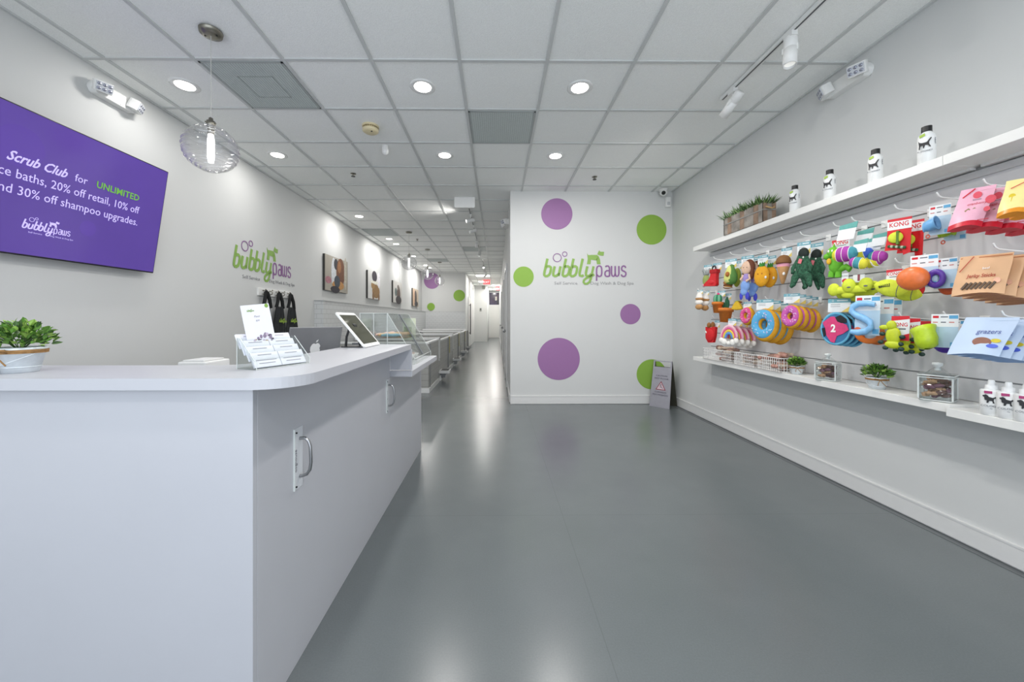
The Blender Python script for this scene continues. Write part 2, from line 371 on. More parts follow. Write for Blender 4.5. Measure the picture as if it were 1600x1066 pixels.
for px, py in ((646, 401), (665, 415), (671, 419)):
    c = at(px, py, Z=H); downlight(c.x, c.y, 'small distant round downlight among the far pendant lamps by the left wall', 14)
def vent(x0, x1, y0, y1, lab, sq=True):
    o = thing('ceiling_vent', lab, 'ceiling vent', ((x0+x1)/2, (y0+y1)/2, H+.006), group=None)
    w, d = (x1-x0)/2-.014, (y1-y0)/2-.014
    VM = mat('vent_mesh_grey', '#c3cac8', .6, 0, noise=.06, nscale=90); VD = mat('vent_line_grey', '#9fa6a4', .6, noise=.08, nscale=9)  # second, darker grey is for the ribs and damper outline
    B().box(-w, w, -d, d, -.004, .004, VM).build('perforated_panel', o)
    b = B(); n = 30
    for k in range(n):
        xx = -w+.02+(2*w-.04)*k/(n-1); b.box(xx-.0012, xx+.0012, -d+.015, d-.015, -.0055, -.004, VD)
    b.build('perforation_ribs', o)
    b = B()
    for sx0, sx1, sy0, sy1 in ((-w, w, -d, -d+.014), (-w, w, d-.014, d), (-w, -w+.014, -d, d), (w-.014, w, -d, d)): b.box(sx0, sx1, sy0, sy1, -.007, -.003, mat('vent_frame', '#a8adad', .5, .2, noise=.02))
    b.build('frame', o)
    if sq:
        b = B(); q = .13
        for sx0, sx1, sy0, sy1 in ((-q, q, -q, -q+.006), (-q, q, q-.006, q), (-q, -q+.006, -q, q), (q-.006, q, -q, q)): b.box(sx0, sx1, sy0, sy1, -.006, -.0038, VD)
        b.build('damper_outline', o)
vent(-2.088, -1.478, 2.605, 3.212, 'large grey perforated ceiling vent behind the near glass pendant lamp')
vent(-.258, .352, 3.212, 3.819, 'grey perforated ceiling vent between the two central downlight rows', False)
vent(-2.698, -2.088, 7.46, 8.07, 'dark ceiling vent by the left wall above the second dog portrait', False)
vent(-.868, -.258, 9.28, 9.89, 'ceiling vent over the corridor behind the track spotlights', False)
vent(-2.088, -1.478, 11.1, 11.7, 'farthest ceiling vent, behind the far glass pendant lamps', False)
def sprinkler(px, py, lab):
    c = at(px, py, Z=H); o = thing('fire_sprinkler', lab, 'sprinkler', (c.x, c.y, H+.012))
    B().lathe([(.035, 0), (.03, -.006), (.012, -.008), (.012, -.03)], NICKEL).build('escutcheon', o)
    B().cyl(.024, -.036, -.032, DARK).build('deflector', o)
sprinkler(552, 273, 'small dark fire sprinkler head on the left of the ceiling, beyond the smoke detector')
sprinkler(929, 278, 'small dark fire sprinkler head on the right of the ceiling above the end wall')
sprinkler(652, 374.5, 'small dark fire sprinkler head between the far pendant canopies')
CREAM = mat('aged_cream_plastic', '#d8cba6', .45, noise=.02)
c = at(579, 199, Z=H); o = thing('smoke_detector', 'round cream smoke detector on the ceiling left of centre', 'smoke detector', (c.x, c.y, H+.012))
B().cyl(.075, -.018, 0, CREAM, seg=32).build('base_plate', o); B().lathe([(.06, -.018), (.06, -.026), (.072, -.03), (.072, -.05), (.055, -.062), (0.0001, -.064)], CREAM, seg=32).build('cover', o)
b = B()
for k in range(20): b.box(.058, .068, -.004, .004, -.028, -.019, mat('cream_slot', '#8a7b55', .6, noise=.02), R(2*PI*k/20, 'Z'))
b.cyl(.008, -.066, -.06, DARK, T(.02, -.03, 0)); b.build('vent_slots', o)
c = at(602, 230, Z=H); o = thing('motion_sensor', 'small white motion sensor on the ceiling behind the smoke detector', 'sensor', (c.x, c.y, H+.012))
B().cyl(.03, -.02, 0, WHT).build('sensor_base', o); B().lathe([(.03, -.02), (.034, -.045), (.03, -.075), (.015, -.09), (.0001, -.093)], WHT).build('sensor_lens', o)
# pendants
GLOBE = glassy('ribbed_globe_glass', (.97, .97, .98), 1.42, .12, 2.2, .85, .10)
def pendant(c, zc, r, lab):
    o = thing('glass_globe_pendant', lab, 'pendant lamp', (c[0], c[1], H+.004), group='clear ribbed glass globe pendants')
    zc = zc-(H+.004)
    b = B().lathe([(.0001, -.028), (.03, -.028), (.06, -.02), (.064, 0)], NICKEL, seg=32)
    for sx in (-.035, .035): b.cyl(.006, -.03, -.02, DARK, T(sx, 0, 0), 10)
    b.build('canopy', o)
    B().cyl(.0022, zc+r+.03, -.02, mat('clear_cord', '#b9b9b4', .3, noise=.02), seg=8).build('cord', o)
    b = B().lathe([(.006, zc+r+.05), (.012, zc+r+.045), (.012, zc+r+.03), (.024, zc+r+.026), (.024, zc+r-.004), (.018, zc+r-.01), (.018, zc+r-.055)], NICKEL, seg=20)
    for k in range(3): b.cyl(.004, .02, .032, NICKEL, T(0, 0, zc+r+.012) @ R(k*2*PI/3, 'Z') @ R(PI/2, 'Y'), 8)
    b.build('socket', o)
    prof = []
    for i in range(141):
        t = i/140*(PI-.13)+.13; rr = r*(1+.022*math.sin(t*34)+.014*math.sin(t*61+1))
        prof.append((max(1e-4, rr*math.sin(t)), zc+.94*rr*math.cos(t)))
    B().lathe(prof, GLOBE, seg=48, close=False).build('globe', o)
    B().lathe([(.0001, zc-.09), (.014, zc-.085), (.02, zc-.05), (.02, zc+.05), (.014, zc+r-.05)], mat('bulb_glow', '#ffffff', .4, emit=1.7), seg=16).build('bulb', o)
pendant((-1.78, 2.35), at(327, 233, Y=2.35).z, .146, 'nearest and largest clear glass globe pendant, above the reception counter')
for (cx, cy), (gx_, gy_), lab in (((639, 363), (639, 411), 'second clear globe pendant, first of the three far ones'), ((668, 390), (667.5, 428), 'third clear globe pendant, middle of the three far ones'), ((687, 410), (684.5, 439), 'farthest clear globe pendant, in front of the purple dot')):
    c = at(cx, cy, Z=H); pendant((c.x, c.y), at(gx_, gy_, Y=c.y).z, .155, lab)
# emergency lights
def emergency(loc, rz, lab):
    o = thing('emergency_light', lab, 'emergency light', loc, rz); o.scale = (.86, .86, .86)
    b = B(); pts = [(-.19, .0), (-.16, .055), (.16, .055), (.19, .0), (.16, -.05), (-.16, -.05)]
    b.plate(pts, -.06, 0, WHT); b.build('housing', o, bevel=.012)
    for sx in (-.135, .135):
        h = B(T(sx, -.075, .01) @ R(math.copysign(.5, sx), 'Z') @ R(.35, 'X')); h.rbox(-.058, .058, -.05, .03, -.042, .042, WHT, .02); hh = h.build('lamp_head', o, bevel=.006)
        l = B(T(sx, -.075, .01) @ R(math.copysign(.5, sx), 'Z') @ R(.35, 'X')); l.box(-.05, .05, -.056, -.05, -.034, .034, mat('lens_grey', '#c9ccd2', .15, noise=.02))
        for i in range(3):
            for j in range(2): l.ell(-.033+.033*i, -.056, -.017+.034*j, .013, .005, .012, mat('reflector_grey', '#9a9daa', .2, .6, noise=.02), seg=10, rings=6)
        l.build('lens', hh)
    B().cyl(.004, 0, .004, mat('red_led', '#e8e8e8', .2, noise=.01), T(.03, -.061, -.04) @ R(PI/2, 'X'), 10).build('test_button', o)
c = at(172, 153, X=XL); emergency((XL, c.y, c.z), PI/2, 'white twin-head emergency light high on the left wall above the television')
c = at(1330, 128, X=XR); emergency((XR, c.y, c.z), -PI/2, 'white twin-head emergency light high on the right wall')
c = at(790, 348, X=XC-.001); c.y, c.z = 6.0, 2.72; emergency((XC, c.y, c.z), -PI/2, 'distant emergency light high on the corridor wall beside the end wall')
# track lights
def track(x, y0, y1, lab):
    o = thing('lighting_track', lab, 'light track', (x, y0, H+.004))
    B().box(-.018, .018, 0, y1-y0, -.02, 0, WHT).box(-.006, .006, .01, y1-y0-.01, -.0205, -.019, mat('track_slot', '#55575a', .5, noise=.02)).build('rail', o)
def spot(x, y, dx, dy, dz, lab, lit=False, L=.15, r=.033, drop=.10, beam=0):
    o = thing('track_spotlight', lab, 'spotlight', (x, y, H-.016), group='white spotlights on ceiling tracks')
    B().box(-.018, .018, -.035, .035, -.028, 0, WHT).build('adapter', o)
    B().cyl(.006, -drop+.01, -.02, WHT).build('stem', o)
    d = Vector((dx, dy, dz)).normalized(); M = T(0, 0, -drop) @ d.to_track_quat('Z', 'Y').to_matrix().to_4x4()
    b = B(M); b.lathe([(.001, -L*.45), (r*.9, -L*.45), (r, -L*.42), (r, -.012), (r*.94, -.010), (r*.94, -.004), (r, -.002), (r, L*.55), (r*.86, L*.55), (r*.8, L*.45)], WHT, seg=24, close=False)
    can = b.build('lamp_can', o)
    if beam:
        l = bpy.data.lights.new('spot_lamp', 'SPOT'); l.energy = beam; l.spot_size = 2.0; l.spot_blend = 1; l.shadow_soft_size = .03; l.color = (1, .97, .93)
        q = bpy.data.objects.new('spot_lamp', l); COL.objects.link(q); q.parent = o; q.matrix_local = M @ T(0, 0, L*.6) @ R(PI, 'X')
    B(M).cyl(r*.85, L*.45, L*.47, LAMP if lit else mat('spot_lens', '#d8d8d4', .2, emit=.5), seg=20).build('lens', can)
    B(M).box(-r-.004, r+.004, -.012, .012, -.02, .02, WHT).build('yoke', o)
TX = 1.826
track(TX, -1.2, 3.02, 'long white lighting track on the ceiling near the right wall')
spot(TX, 2.31, -.12, -.1, -1, 'white spotlight hanging upright from the near track, closest to the camera', L=.19, r=.037, beam=25)
spot(TX, 2.88, -.25, .8, -.62, 'white spotlight tilted toward the end wall at the end of the near track', L=.19, r=.035, beam=40)
track(-.44, 5.7, 10.2, 'white lighting track over the corridor behind the hanging white sign')
def spx(px, py, lab, *a, **k):
    c = at(px, py, X=-.44); spot(-.44, c.y, *a, lab, **k)
spot(-.44, 6.35, -.9, -.35, -.25, 'lit white spotlight turned left, first on the corridor track', lit=True, beam=20)
spot(-.44, 7.1, -.9, -.3, -.35, 'unlit white spotlight turned left, second on the corridor track')
spot(-.44, 8.3, -.1, .3, -1, 'third white spotlight on the corridor track, tilted away')
spot(-.44, 9.6, -.1, -.5, -.9, 'fourth white spotlight on the corridor track, before the ceiling vent')
track(-.42, 11.2, 15.2, 'farthest lighting track, over the rear of the corridor')
spot(-.42, 11.9, .1, -.8, -.6, 'lit spotlight facing the camera on the farthest track', lit=True, beam=15)
spot(-.42, 13.2, .8, .1, -.5, 'spotlight turned right on the farthest track')
spot(-.42, 13.9, -.6, -.2, -.7, 'last spotlight on the farthest track, hanging lowest in view', drop=.16)
# hanging blank sign
c = at(726, 314, Y=5.55); o = thing('hanging_sign', 'blank white rounded sign panel hanging from the ceiling at the corridor entrance', 'sign', (c.x, 5.55, H+.004))
w, hh = .152, .105; zc = c.z-(H+.004)
B().prism([(x, y) for x, y in rrect(-w, w, -hh, hh, .02, 4)], -.02, .02, WHT, T(0, 0, zc) @ R(PI/2, 'X')).build('panel', o, bevel=.004)
B().box(-.07, .07, -.03, .03, zc+hh, 0, WHT).build('bracket', o, bevel=.004)
# corridor panels and exit signs
for x0, x1, y, lab in ((744, 765, 430.6, 'long ceiling light panel nearest in the far corridor'), (748, 757, 439.6, 'short ceiling light panel beside the exit sign'), (768, 786, 446, 'farthest ceiling light panel before the rear door')):
    a = at(x0, y, Z=H); e = at(x1, y, Z=H); o = thing('ceiling_light_panel', lab, 'ceiling light', ((a.x+min(e.x, .19))/2, a.y, H+.004)); w = (min(e.x, .19)-a.x)/2
    B().box(-w-.015, w+.015, -.3, .3, -.02, 0, WHT).build('housing', o); B().box(-w, w, -.285, .285, -.024, -.019, PANELGLOW).build('diffuser', o)
    l = bpy.data.lights.new('panel_lamp', 'AREA'); l.shape = 'RECTANGLE'; l.size = w*1.9; l.size_y = .5; l.energy = 26 if y > 445 else 14; l.color = (1, .97, .92)
    q = bpy.data.objects.new('panel_lamp', l); COL.objects.link(q); q.location = (0, 0, -.03); q.parent = o
REDGLOW = mat('exit_sign_red', '#e8343c', .4, emit=.9); EXITW = mat('exit_letter', '#ffd9d6', .4, emit=1.2)
for x, y, Yv, w, lab in ((760.5, 441, 17, .15, 'red illuminated exit sign hanging in the far corridor'), (779, 451, 20.5, .14, 'red exit sign above the rear door, partly hidden by the corridor wall')):
    c = at(x, y, Y=Yv); o = thing('exit_sign', lab, 'exit sign', (c.x, Yv, c.z))
    B().box(-w, w, -.02, .02, -.1, .1, REDGLOW).build('sign_box', o, bevel=.006); B().text('EXIT', .16, EXITW, T(0, -.022, -.055), sx=.75).build('lettering', o)
    B().box(-.02, .02, -.01, .01, .1, H-c.z+.004, WHT).build('mount', o)
# rear doors
a = at(762, 528, Z=0); o = st(B().box(-.47, .16, YE-.03, YE, 0.004, 2.08, mat('rear_door_white', '#dcdcd8', .4, noise=.01)), 'door_1')
B().box(-.47, .16, YE-.03, YE-.004, 2.12, 2.90, mat('dark_transom', '#4a4458', .15, noise=.25, nscale=3)).box(-.1, .02, YE-.036, YE-.03, 2.4, 2.65, mat('notice_paper', '#cfc9c0', .6, noise=.1)).box(.02, .1, YE-.036, YE-.03, 2.14, 2.45, DARK).build('upper_panel', o)
B().box(-.5, -.47, YE-.05, YE, 0.004, 2.96, TRIM).box(.16, .19, YE-.05, YE, 0.004, 2.96, TRIM).box(-.5, .19, YE-.05, YE, 2.9, 2.96, TRIM).box(-.47, .16, YE-.04, YE, 2.08, 2.12, TRIM).build('door_frame', o)
c = at(751, 484, Y=19.97); o = thing('thermostat', 'small grey wall control on the white corridor wall beside the rear door', 'wall control', (c.x, 19.998, c.z)); B().box(-.05, .05, -.03, 0, -.09, .09, mat('control_grey', '#8d8e8c', .5, noise=.05)).build('housing', o, bevel=.008); B().box(-.03, .03, -.034, -.03, 0, .05, DARK).build('display', o)
c = at(756, 449, Y=19.97); o = thing('wall_speaker', 'small grey box high on the corridor wall near the exit sign', 'speaker', (c.x, 19.998, c.z)); B().box(-.08, .08, -.1, 0, -.1, .1, mat('speaker_grey', '#8b8a86', .5, noise=.1)).build('housing', o, bevel=.01); B().box(-.065, .065, -.104, -.1, -.08, .08, mat('speaker_mesh', '#77766f', .7, noise=.2, nscale=200)).build('grille', o)
o = st(B().box(XB-.001, XB+.02, 15.6, 16.55, 0.004, 2.12, TRIM), 'door_2'); B().box(XB+.02, XB+.035, 15.56, 15.64, 0.004, 2.2, TRIM).box(XB+.02, XB+.035, 16.52, 16.6, 0.004, 2.2, TRIM).build('door_frame', o)
B().cyl(.02, .55, 1.85, DARK, T(XB+.08, 15.9, 0), 10).box(XB+.02, XB+.08, 15.89, 15.91, .6, .62, DARK).box(XB+.02, XB+.08, 15.89, 15.91, 1.78, 1.8, DARK).build('pull_bar', o)
for y0, y1, n in ((6.6, 7.55, 3), (9.4, 10.35, 4), (13.2, 14.2, 5)):
    o = st(B().box(XC-.012, XC+.001, y0, y1, .004, 2.1, TRIM), 'door_%d' % n)
    B().box(XC-.03, XC-.002, y0-.07, y0, .004, 2.17, TRIM).box(XC-.03, XC-.002, y1, y1+.07, .004, 2.17, TRIM).box(XC-.03, XC-.002, y0, y1, 2.1, 2.17, TRIM).build('door_frame', o)
    B().ell(XC-.055, y0+.09, .98, .028, .028, .028, STEEL).cyl(.01, 0, .05, STEEL, T(XC-.055, y0+.09, .98) @ R(PI/2, 'Y')).build('door_knob', o)
downlight(-.16, 22.4, 'added round fill downlight in the rear corridor just before the rear door', 26)  # lamp added to brighten the rear door, no known fitting here
# camera dome and box on the end wall
c = at(1034.5, 302, Y=5.1); o = thing('security_camera', 'small white dome camera with black lens at the top right corner of the end wall', 'security camera', (2.30, 5.14, H+.004))
B().cyl(.055, -.03, 0, WHT, seg=24).build('base_plate', o); B().ell(0, 0, -.05, .05, .05, .045, WHT).build('body', o); B().ell(-.012, -.03, -.06, .028, .028, .028, DARK).build('lens', o)
o = thing('wall_sensor', 'small white alarm sensor in the corner beside the dome camera', 'sensor', (2.40, YF, 2.83)); B().box(-.035, .035, -.05, 0, -.07, .07, WHT).build('housing', o, bevel=.01); B().box(-.02, .02, -.053, -.05, -.045, .0, mat('sensor_window', '#c2c4c6', .2, noise=.01)).build('window', o)
# ================================================================ television
TV = mat('tv_screen_purple', '#553f90', .12, noise=.10, nscale=1.6, emit=.30); TVT = mat('tv_text', '#b7abdb', .4, emit=.5); TVG = mat('tv_text_green', '#5f9a37', .4, emit=.5)
tilt = math.atan2(.12, .80)
o = thing('wall_television', 'large flat television with a purple promotional screen, tilted forward on the left wall', 'television', (-2.80, 3.06, 1.565), PI/2)
def TVM(b): return b
W, HH = 1.46, .83
MT = T(0, 0, 0) @ R(tilt, 'X')
B(MT).box(-W, 0, -.02, .03, 0, HH, mat('tv_bezel', '#17141f', .3, noise=.02)).build('cabinet', o, bevel=.004)
B(MT).box(-W+.008, -.008, -.0215, -.0195, .01, HH-.008, TV).build('screen', o)
sc = [x for x in o.children if x.name.startswith('screen')][0]
B().box(-W*.65, -W*.35, .03, .06, .15, .6, DARK).build('wall_mount', o)
b = B(MT)
dotm = mat('tv_dot', '#523b8e', .12, emit=.4); b.plate(circ(-.92, .61, .115, n=40), -.0218, -.0214, dotm); b.build('screen_dot', sc)
B(MT).plate(circ(-.52, .24, .05, n=40), -.0218, -.0214, dotm).build('screen_dot', sc)
yb = -.0232
def tt(s_, size, m, x1, z, **k):
    k['sx'] = k.get('sx', 1)*.955
    def wd(q): return max(v.x for v in B().text(q, size, m, I4, .0008, align='LEFT', **k).v)
    full = wd(s_); words = s_.split(' ')
    for i, w_ in enumerate(words):
        x0 = wd(' '.join(words[:i+1]))-wd(w_)
        B(MT @ T(-.03, 0, -.005)).text(w_, size, m, T(x1-full+x0, yb, z), .0008, align='LEFT', **k).build('screen_text', sc)
tt('UNLIMITED', .062, TVG, -.18, .530, bold=.0009, sx=1.0)
tt('for', .068, TVT, -.535, .526, sx=.95)
tt('Scrub Club', .078, TVT, -.65, .526, shear=.45, sx=.86, bold=.0015)
tt('ce baths, 20% off retail, 10% off', .0735, TVT, -.165, .437, sx=.90)
tt('and 30% off shampoo upgrades.', .0735, TVT, -.165, .347, sx=.92)
b = B(MT); logo(b, None, None, None, T(-.865, -.0232, .165) @ S(.28/875, 1, .28/875), mono=TVT, d=.0008); b.build('screen_logo', sc)
# ================================================================ reception counter
CX, CY, CYE = -.69, 1.066, 3.436        # side face, front face, far end of the body
o = thing('reception_counter', 'white L-shaped reception counter in the left foreground with two pull handles', 'counter', (CX, CY, 0)); ctr = o
B().box(-2.1, 0, 0, .02, 0, .995, WHITE).build('front_panel', o, bevel=.0015)
B().box(-.02, 0, .021, 1.36, 0, .995, WHITE).box(-.02, 0, 1.36, CYE-CY, 0, .815, WHITE).build('side_panel', o, bevel=.0015)
B().box(-.0005, .14, 1.362, 1.38, .862, .994, WHITE).build('step_panel', o, bevel=.0015)
B().box(-.205, -.19, .3, 1.36, .0, .995, WHITE).box(-2.1, -.21, .255, .265, 0, .995, WHITE).box(-.9, -.02, CYE-CY-.02, CYE-CY, 0, .81, WHITE).build('inner_panel', o)
for hy, hz, lab in ((1.40-CY, .74, None), (2.36-CY, .74, None)):
    hp = at(*((467, 714) if hy < .5 else (606, 618)), X=CX); yy, zz = hp.y-CY, hp.z
    h = B().tube([(0, yy+.0, zz+.065), (.022, yy, zz+.066), (.034, yy, zz+.055), (.040, yy, zz+.035), (.042, yy, zz-.02), (.038, yy, zz-.045), (.028, yy, zz-.06), (.012, yy, zz-.066), (0, yy, zz-.066)], .0055, STEEL, rs=10).build('pull_handle', o, label='steel bow-shaped pull handle')
    p = B().box(.0002, .003, yy-.035, yy+.02, zz-.105, zz+.105, mat('clear_handle_plate', '#d6d9de', .15, noise=.01)).box(.0002, .006, yy-.037, yy-.034, zz-.105, zz+.105, EDGE)
    for q in (-.095, .09): p.cyl(.003, 0, .004, DARK, T(.003, yy-.024, zz+q) @ R(PI/2, 'Y'), 8)
    p.text('doghouse', .02, mat('plate_print', '#75757c', .5, noise=.01), T(.0035, yy-.02, zz-.045) @ R(PI/2, 'Z') @ R(-PI/2, 'Y'), .0006, align='LEFT')
    p.build('backing_plate', h)
# raised ledge: one continuous top with a rounded outer corner
r = .13; xo, yo = -.553, 1.03
pts = [(-2.9, yo)]+[(xo-r+r*math.cos(a), yo+r+r*math.sin(a)) for a in [-PI/2+PI/2*i/12 for i in range(13)]]+[(xo, 2.432), (-.90, 2.432)]
pts += [(-.90, 1.42), (-.905, 1.375), (-.93, 1.345), (-.97, 1.33), (-2.9, 1.33)]
B().prism(pts, .996, 1.028, WHITE).build('counter_ledge', bevel=.0025, label='raised white L-shaped ledge with a rounded corner along the top of the reception counter', cat='countertop')
B().box(-1.02, -.548, 2.434, 3.445, .816, .856, WHITE).build('lower_countertop', bevel=.003, label='lower white countertop under the clear display case at the far end of the counter', cat='countertop')
# desk behind the ledge
o = thing('work_desk', 'white work desk tucked inside the reception counter below the ledge', 'desk', (-1.6, 3.2, 0))
B().box(-.9, .62, -1.5, .0, .70, .73, WHITE).build('desk_top', o); 
for x in (-.86, .58):
    for y in (-1.46, -.04): B().box(x-.02, x+.02, y-.02, y+.02, 0, .70, STEEL).build('leg', o)
# all-in-one computer seen from behind
c = at(497, 530, Y=2.0)
o = thing('desktop_computer', 'silver all-in-one computer seen from behind, rising above the counter ledge', 'computer', (-1.30, 2.70, .73), .8)
Mx = T(0, 0, .29) @ R(.30, 'X')
mw = .18
B(Mx).box(-mw, mw, -.004, .006, -.19, .12, ALU).build('screen_shell', o, bevel=.005)
B(Mx).box(-mw+.004, mw-.004, .006, .008, -.186, .116, DARK).build('screen', o)
ap = [(0, .02), (.006, .024), (.012, .022), (.018, .012), (.015, .004), (.018, -.006), (.012, -.018), (.006, -.021), (0, -.018), (-.006, -.021), (-.013, -.017), (-.018, -.005), (-.018, .008), (-.012, .020), (-.006, .023)]
B(Mx @ T(0, -.0045, -.045) @ S(1.9)).plate(ap, -.0006, 0, WHT).plate([(0, .026), (.002, .034), (.009, .038), (.007, .03)], -.0006, 0, WHT).build('emblem', o)
B().plate([(-.05, -.31+.001), (.05, -.31+.001), (.03, -.14), (-.03, -.14)], .012, .02, ALU, T(0, -.03, .31)).box(-.06, .06, -.09, .06, .001, .008, ALU).build('stand', o)
c = at(299, 570, Y=1.75); o = thing('printer', 'small white receipt printer just showing behind the counter ledge', 'printer', (c.x, 1.75, .73))
B().box(-.065, .065, 0, .16, 0, c.z-.73+.012, WHT).build('body', o, bevel=.006); B().box(-.05, .05, .01, .14, c.z-.73+.012, c.z-.73+.02, TRIM).build('lid', o, bevel=.003)
# tablet
o = thing('tablet_computer', 'white tablet with a dark screen propped on a black stand on the ledge', 'tablet', (-.72, 2.09, 1.028))
A = math.atan2(.20, -.165)  # slope of the tablet, leaning away from the customer
n0 = Vector((-.012, 0, .006)); up = Vector((-.165, 0, .197)).normalized(); nr = Vector((up.z, 0, -up.x))
Mt = Matrix(((0, up.x, nr.x, n0.x), (1, 0, 0, 0), (0, up.z, nr.z, n0.z), (0, 0, 0, 1)))
Lh = .255
B(Mt).prism(rrect(0, .275, 0, Lh, .012), -.008, 0, WHT).build('case', o, bevel=.002)
B(Mt).box(.02, .255, .022, Lh-.02, 0, .0012, mat('tablet_glass', '#4e4f42', .06, noise=.25, nscale=12)).build('screen', o)
B(Mt).cyl(.009, 0, .001, TRIM, T(.1375, .011, 0)).build('home_button', o)
b = B(); b.tube([(-.13, .09, .12), (-.15, .09, .06), (-.155, .09, .004)], .007, DARK).tube([(-.13, .14, .12), (-.10, .14, .05), (-.09, .14, .004)], .007, DARK).cyl(.022, -.02, .02, DARK, T(-.125, .11, .115) @ R(PI/2, 'X')).box(-.17, -.05, .06, .2, 0, .006, DARK)
b.build('stand', o)
# card reader + cable by the end of the ledge
o = thing('card_reader', 'dark keypad lying beside the tablet near the end of the ledge', 'keypad', (-.80, 2.405, 1.028), -1.4)
B().rbox(-.025, .0, -.12, -.0, 0, .012, mat('keypad_grey', '#6d6f70', .4, noise=.05), .004) .build('body', o)
b = B()
for i in range(3):
    for j in range(4): b.box(-.021+.006*i, -.017+.006*i, -.10+.02*j, -.09+.02*j, .012, .014, TRIM)
b.build('keys', o)
# brochure rack
PAPER = mat('white_paper', '#e9e9f2', .6, noise=.015); INK = mat('grey_print', '#9a9aa6', .6, noise=.02)
pL, pR = at(401, 579, Z=1.028), at(484, 568, Z=1.028); rz_ = math.atan2(pR.y-pL.y, pR.x-pL.x); cen = (pL+pR)/2+Vector((-math.sin(rz_), math.cos(rz_), 0))*.046
rk = thing('brochure_rack', 'clear acrylic tiered brochure rack on the rounded corner of the ledge', 'brochure rack', (cen.x, cen.y, 1.0285), rz_)
b = B(); wR = (pR-pL).length/2
b.box(-wR, wR, -.045, .045, 0, .003, ACRYL)
for x in (-wR, wR-.003): b.plate([(-.045, 0), (-.047, .02), (.03, .1), (.045, .1), (.045, 0)], -.0015, .0015, ACRYL, T(x+.0015, 0, 0) @ R(PI/2, 'Z'))
for k in range(4): b.box(-wR, wR, -.045+.022*k, -.043+.022*k, .004+.02*k, .035+.02*k, ACRYL)
b.box(-wR, wR, .043, .046, 0, .1, ACRYL); b.build('tray', rk)
b = B(); b.tube([(-wR, -.045, .001), (wR, -.045, .001)], .0012, EDGE).tube([(-wR, -.045, 0), (-wR, -.047, .02), (-wR, .03, .1), (-wR, .045, .1), (-wR, .045, 0)], .0012, EDGE).tube([(wR, -.045, 0), (wR, -.047, .02), (wR, .03, .1)], .0012, EDGE); b.build('edge', rk)
Rk = T(cen.x, cen.y, 1.0285) @ R(rz_, 'Z')
def leaflet(col, k, lab):
    x0 = -wR+.003 if col == 0 else .001; w = wR-.005
    y = -.034+.022*k; z = .006+.02*k
    M = T(x0, y, z) @ R(-.5, 'X')
    o = thing('leaflet_stack', lab, 'leaflets', (0, 0, 0), group=None); o.matrix_world = Rk @ M
    B().box(0, w, -.0, .006, 0, .052, PAPER).build('paper', o)
    q = B()
    for j, (a, e) in enumerate(((.25, .75), (.12, .88), (.2, .8))): q.box(w*a, w*e, -.0006, -.0001, .042-.011*j-(.008 if j else 0), .0435-.011*j-(.008 if j else 0)+.001, INK)
    q.build('print', o)
nm = ['front', 'second', 'third', 'rear']
for k in (3, 2, 1, 0):
    leaflet(0, k, 'white leaflets in the left half of the brochure rack, %s tier' % nm[k]); leaflet(1, k, 'white leaflets in the right half of the brochure rack, %s tier' % nm[k])
o = thing('display_card', 'tall white pet promotion card standing behind the leaflets in the rack', 'card', (0, 0, 0)); o.matrix_world = Rk @ T(-wR+.03, .030, .060) @ R(-.12, 'X') @ R(-.12, 'Y') @ S(.88)
hC = .168
B().box(0, .115, 0, .002, 0, hC, PAPER).build('sheet', o)
q = B(); q.plate(circ(.103, hC-.008, .008), -.0006, -.0001, LGREEN); logo(q, LGREEN, LGREEN, INK, T(.02, -.0002, hC-.025) @ S(.033/875, 1, .033/875), d=.0005, small=False)
q.text('Paws', .012, INK, T(.055, -.0003, hC-.05), .0004, shear=.4); q.text('spa', .012, INK, T(.055, -.0003, hC-.065), .0004, shear=.4)
random.seed(3)
for i in range(26):
    q.plate(circ(.025+random.random()*.08, .01+random.random()*.05*(1-i/40), .003+random.random()*.006, .002+random.random()*.006, 10), -.0006-.00002*i, -.0001, mat('print_%d' % (i % 4), ['#8c7f95', '#bba98f', '#5c5566', '#c4b7c9'][i % 4], .6, noise=.02))
q.build('print', o)
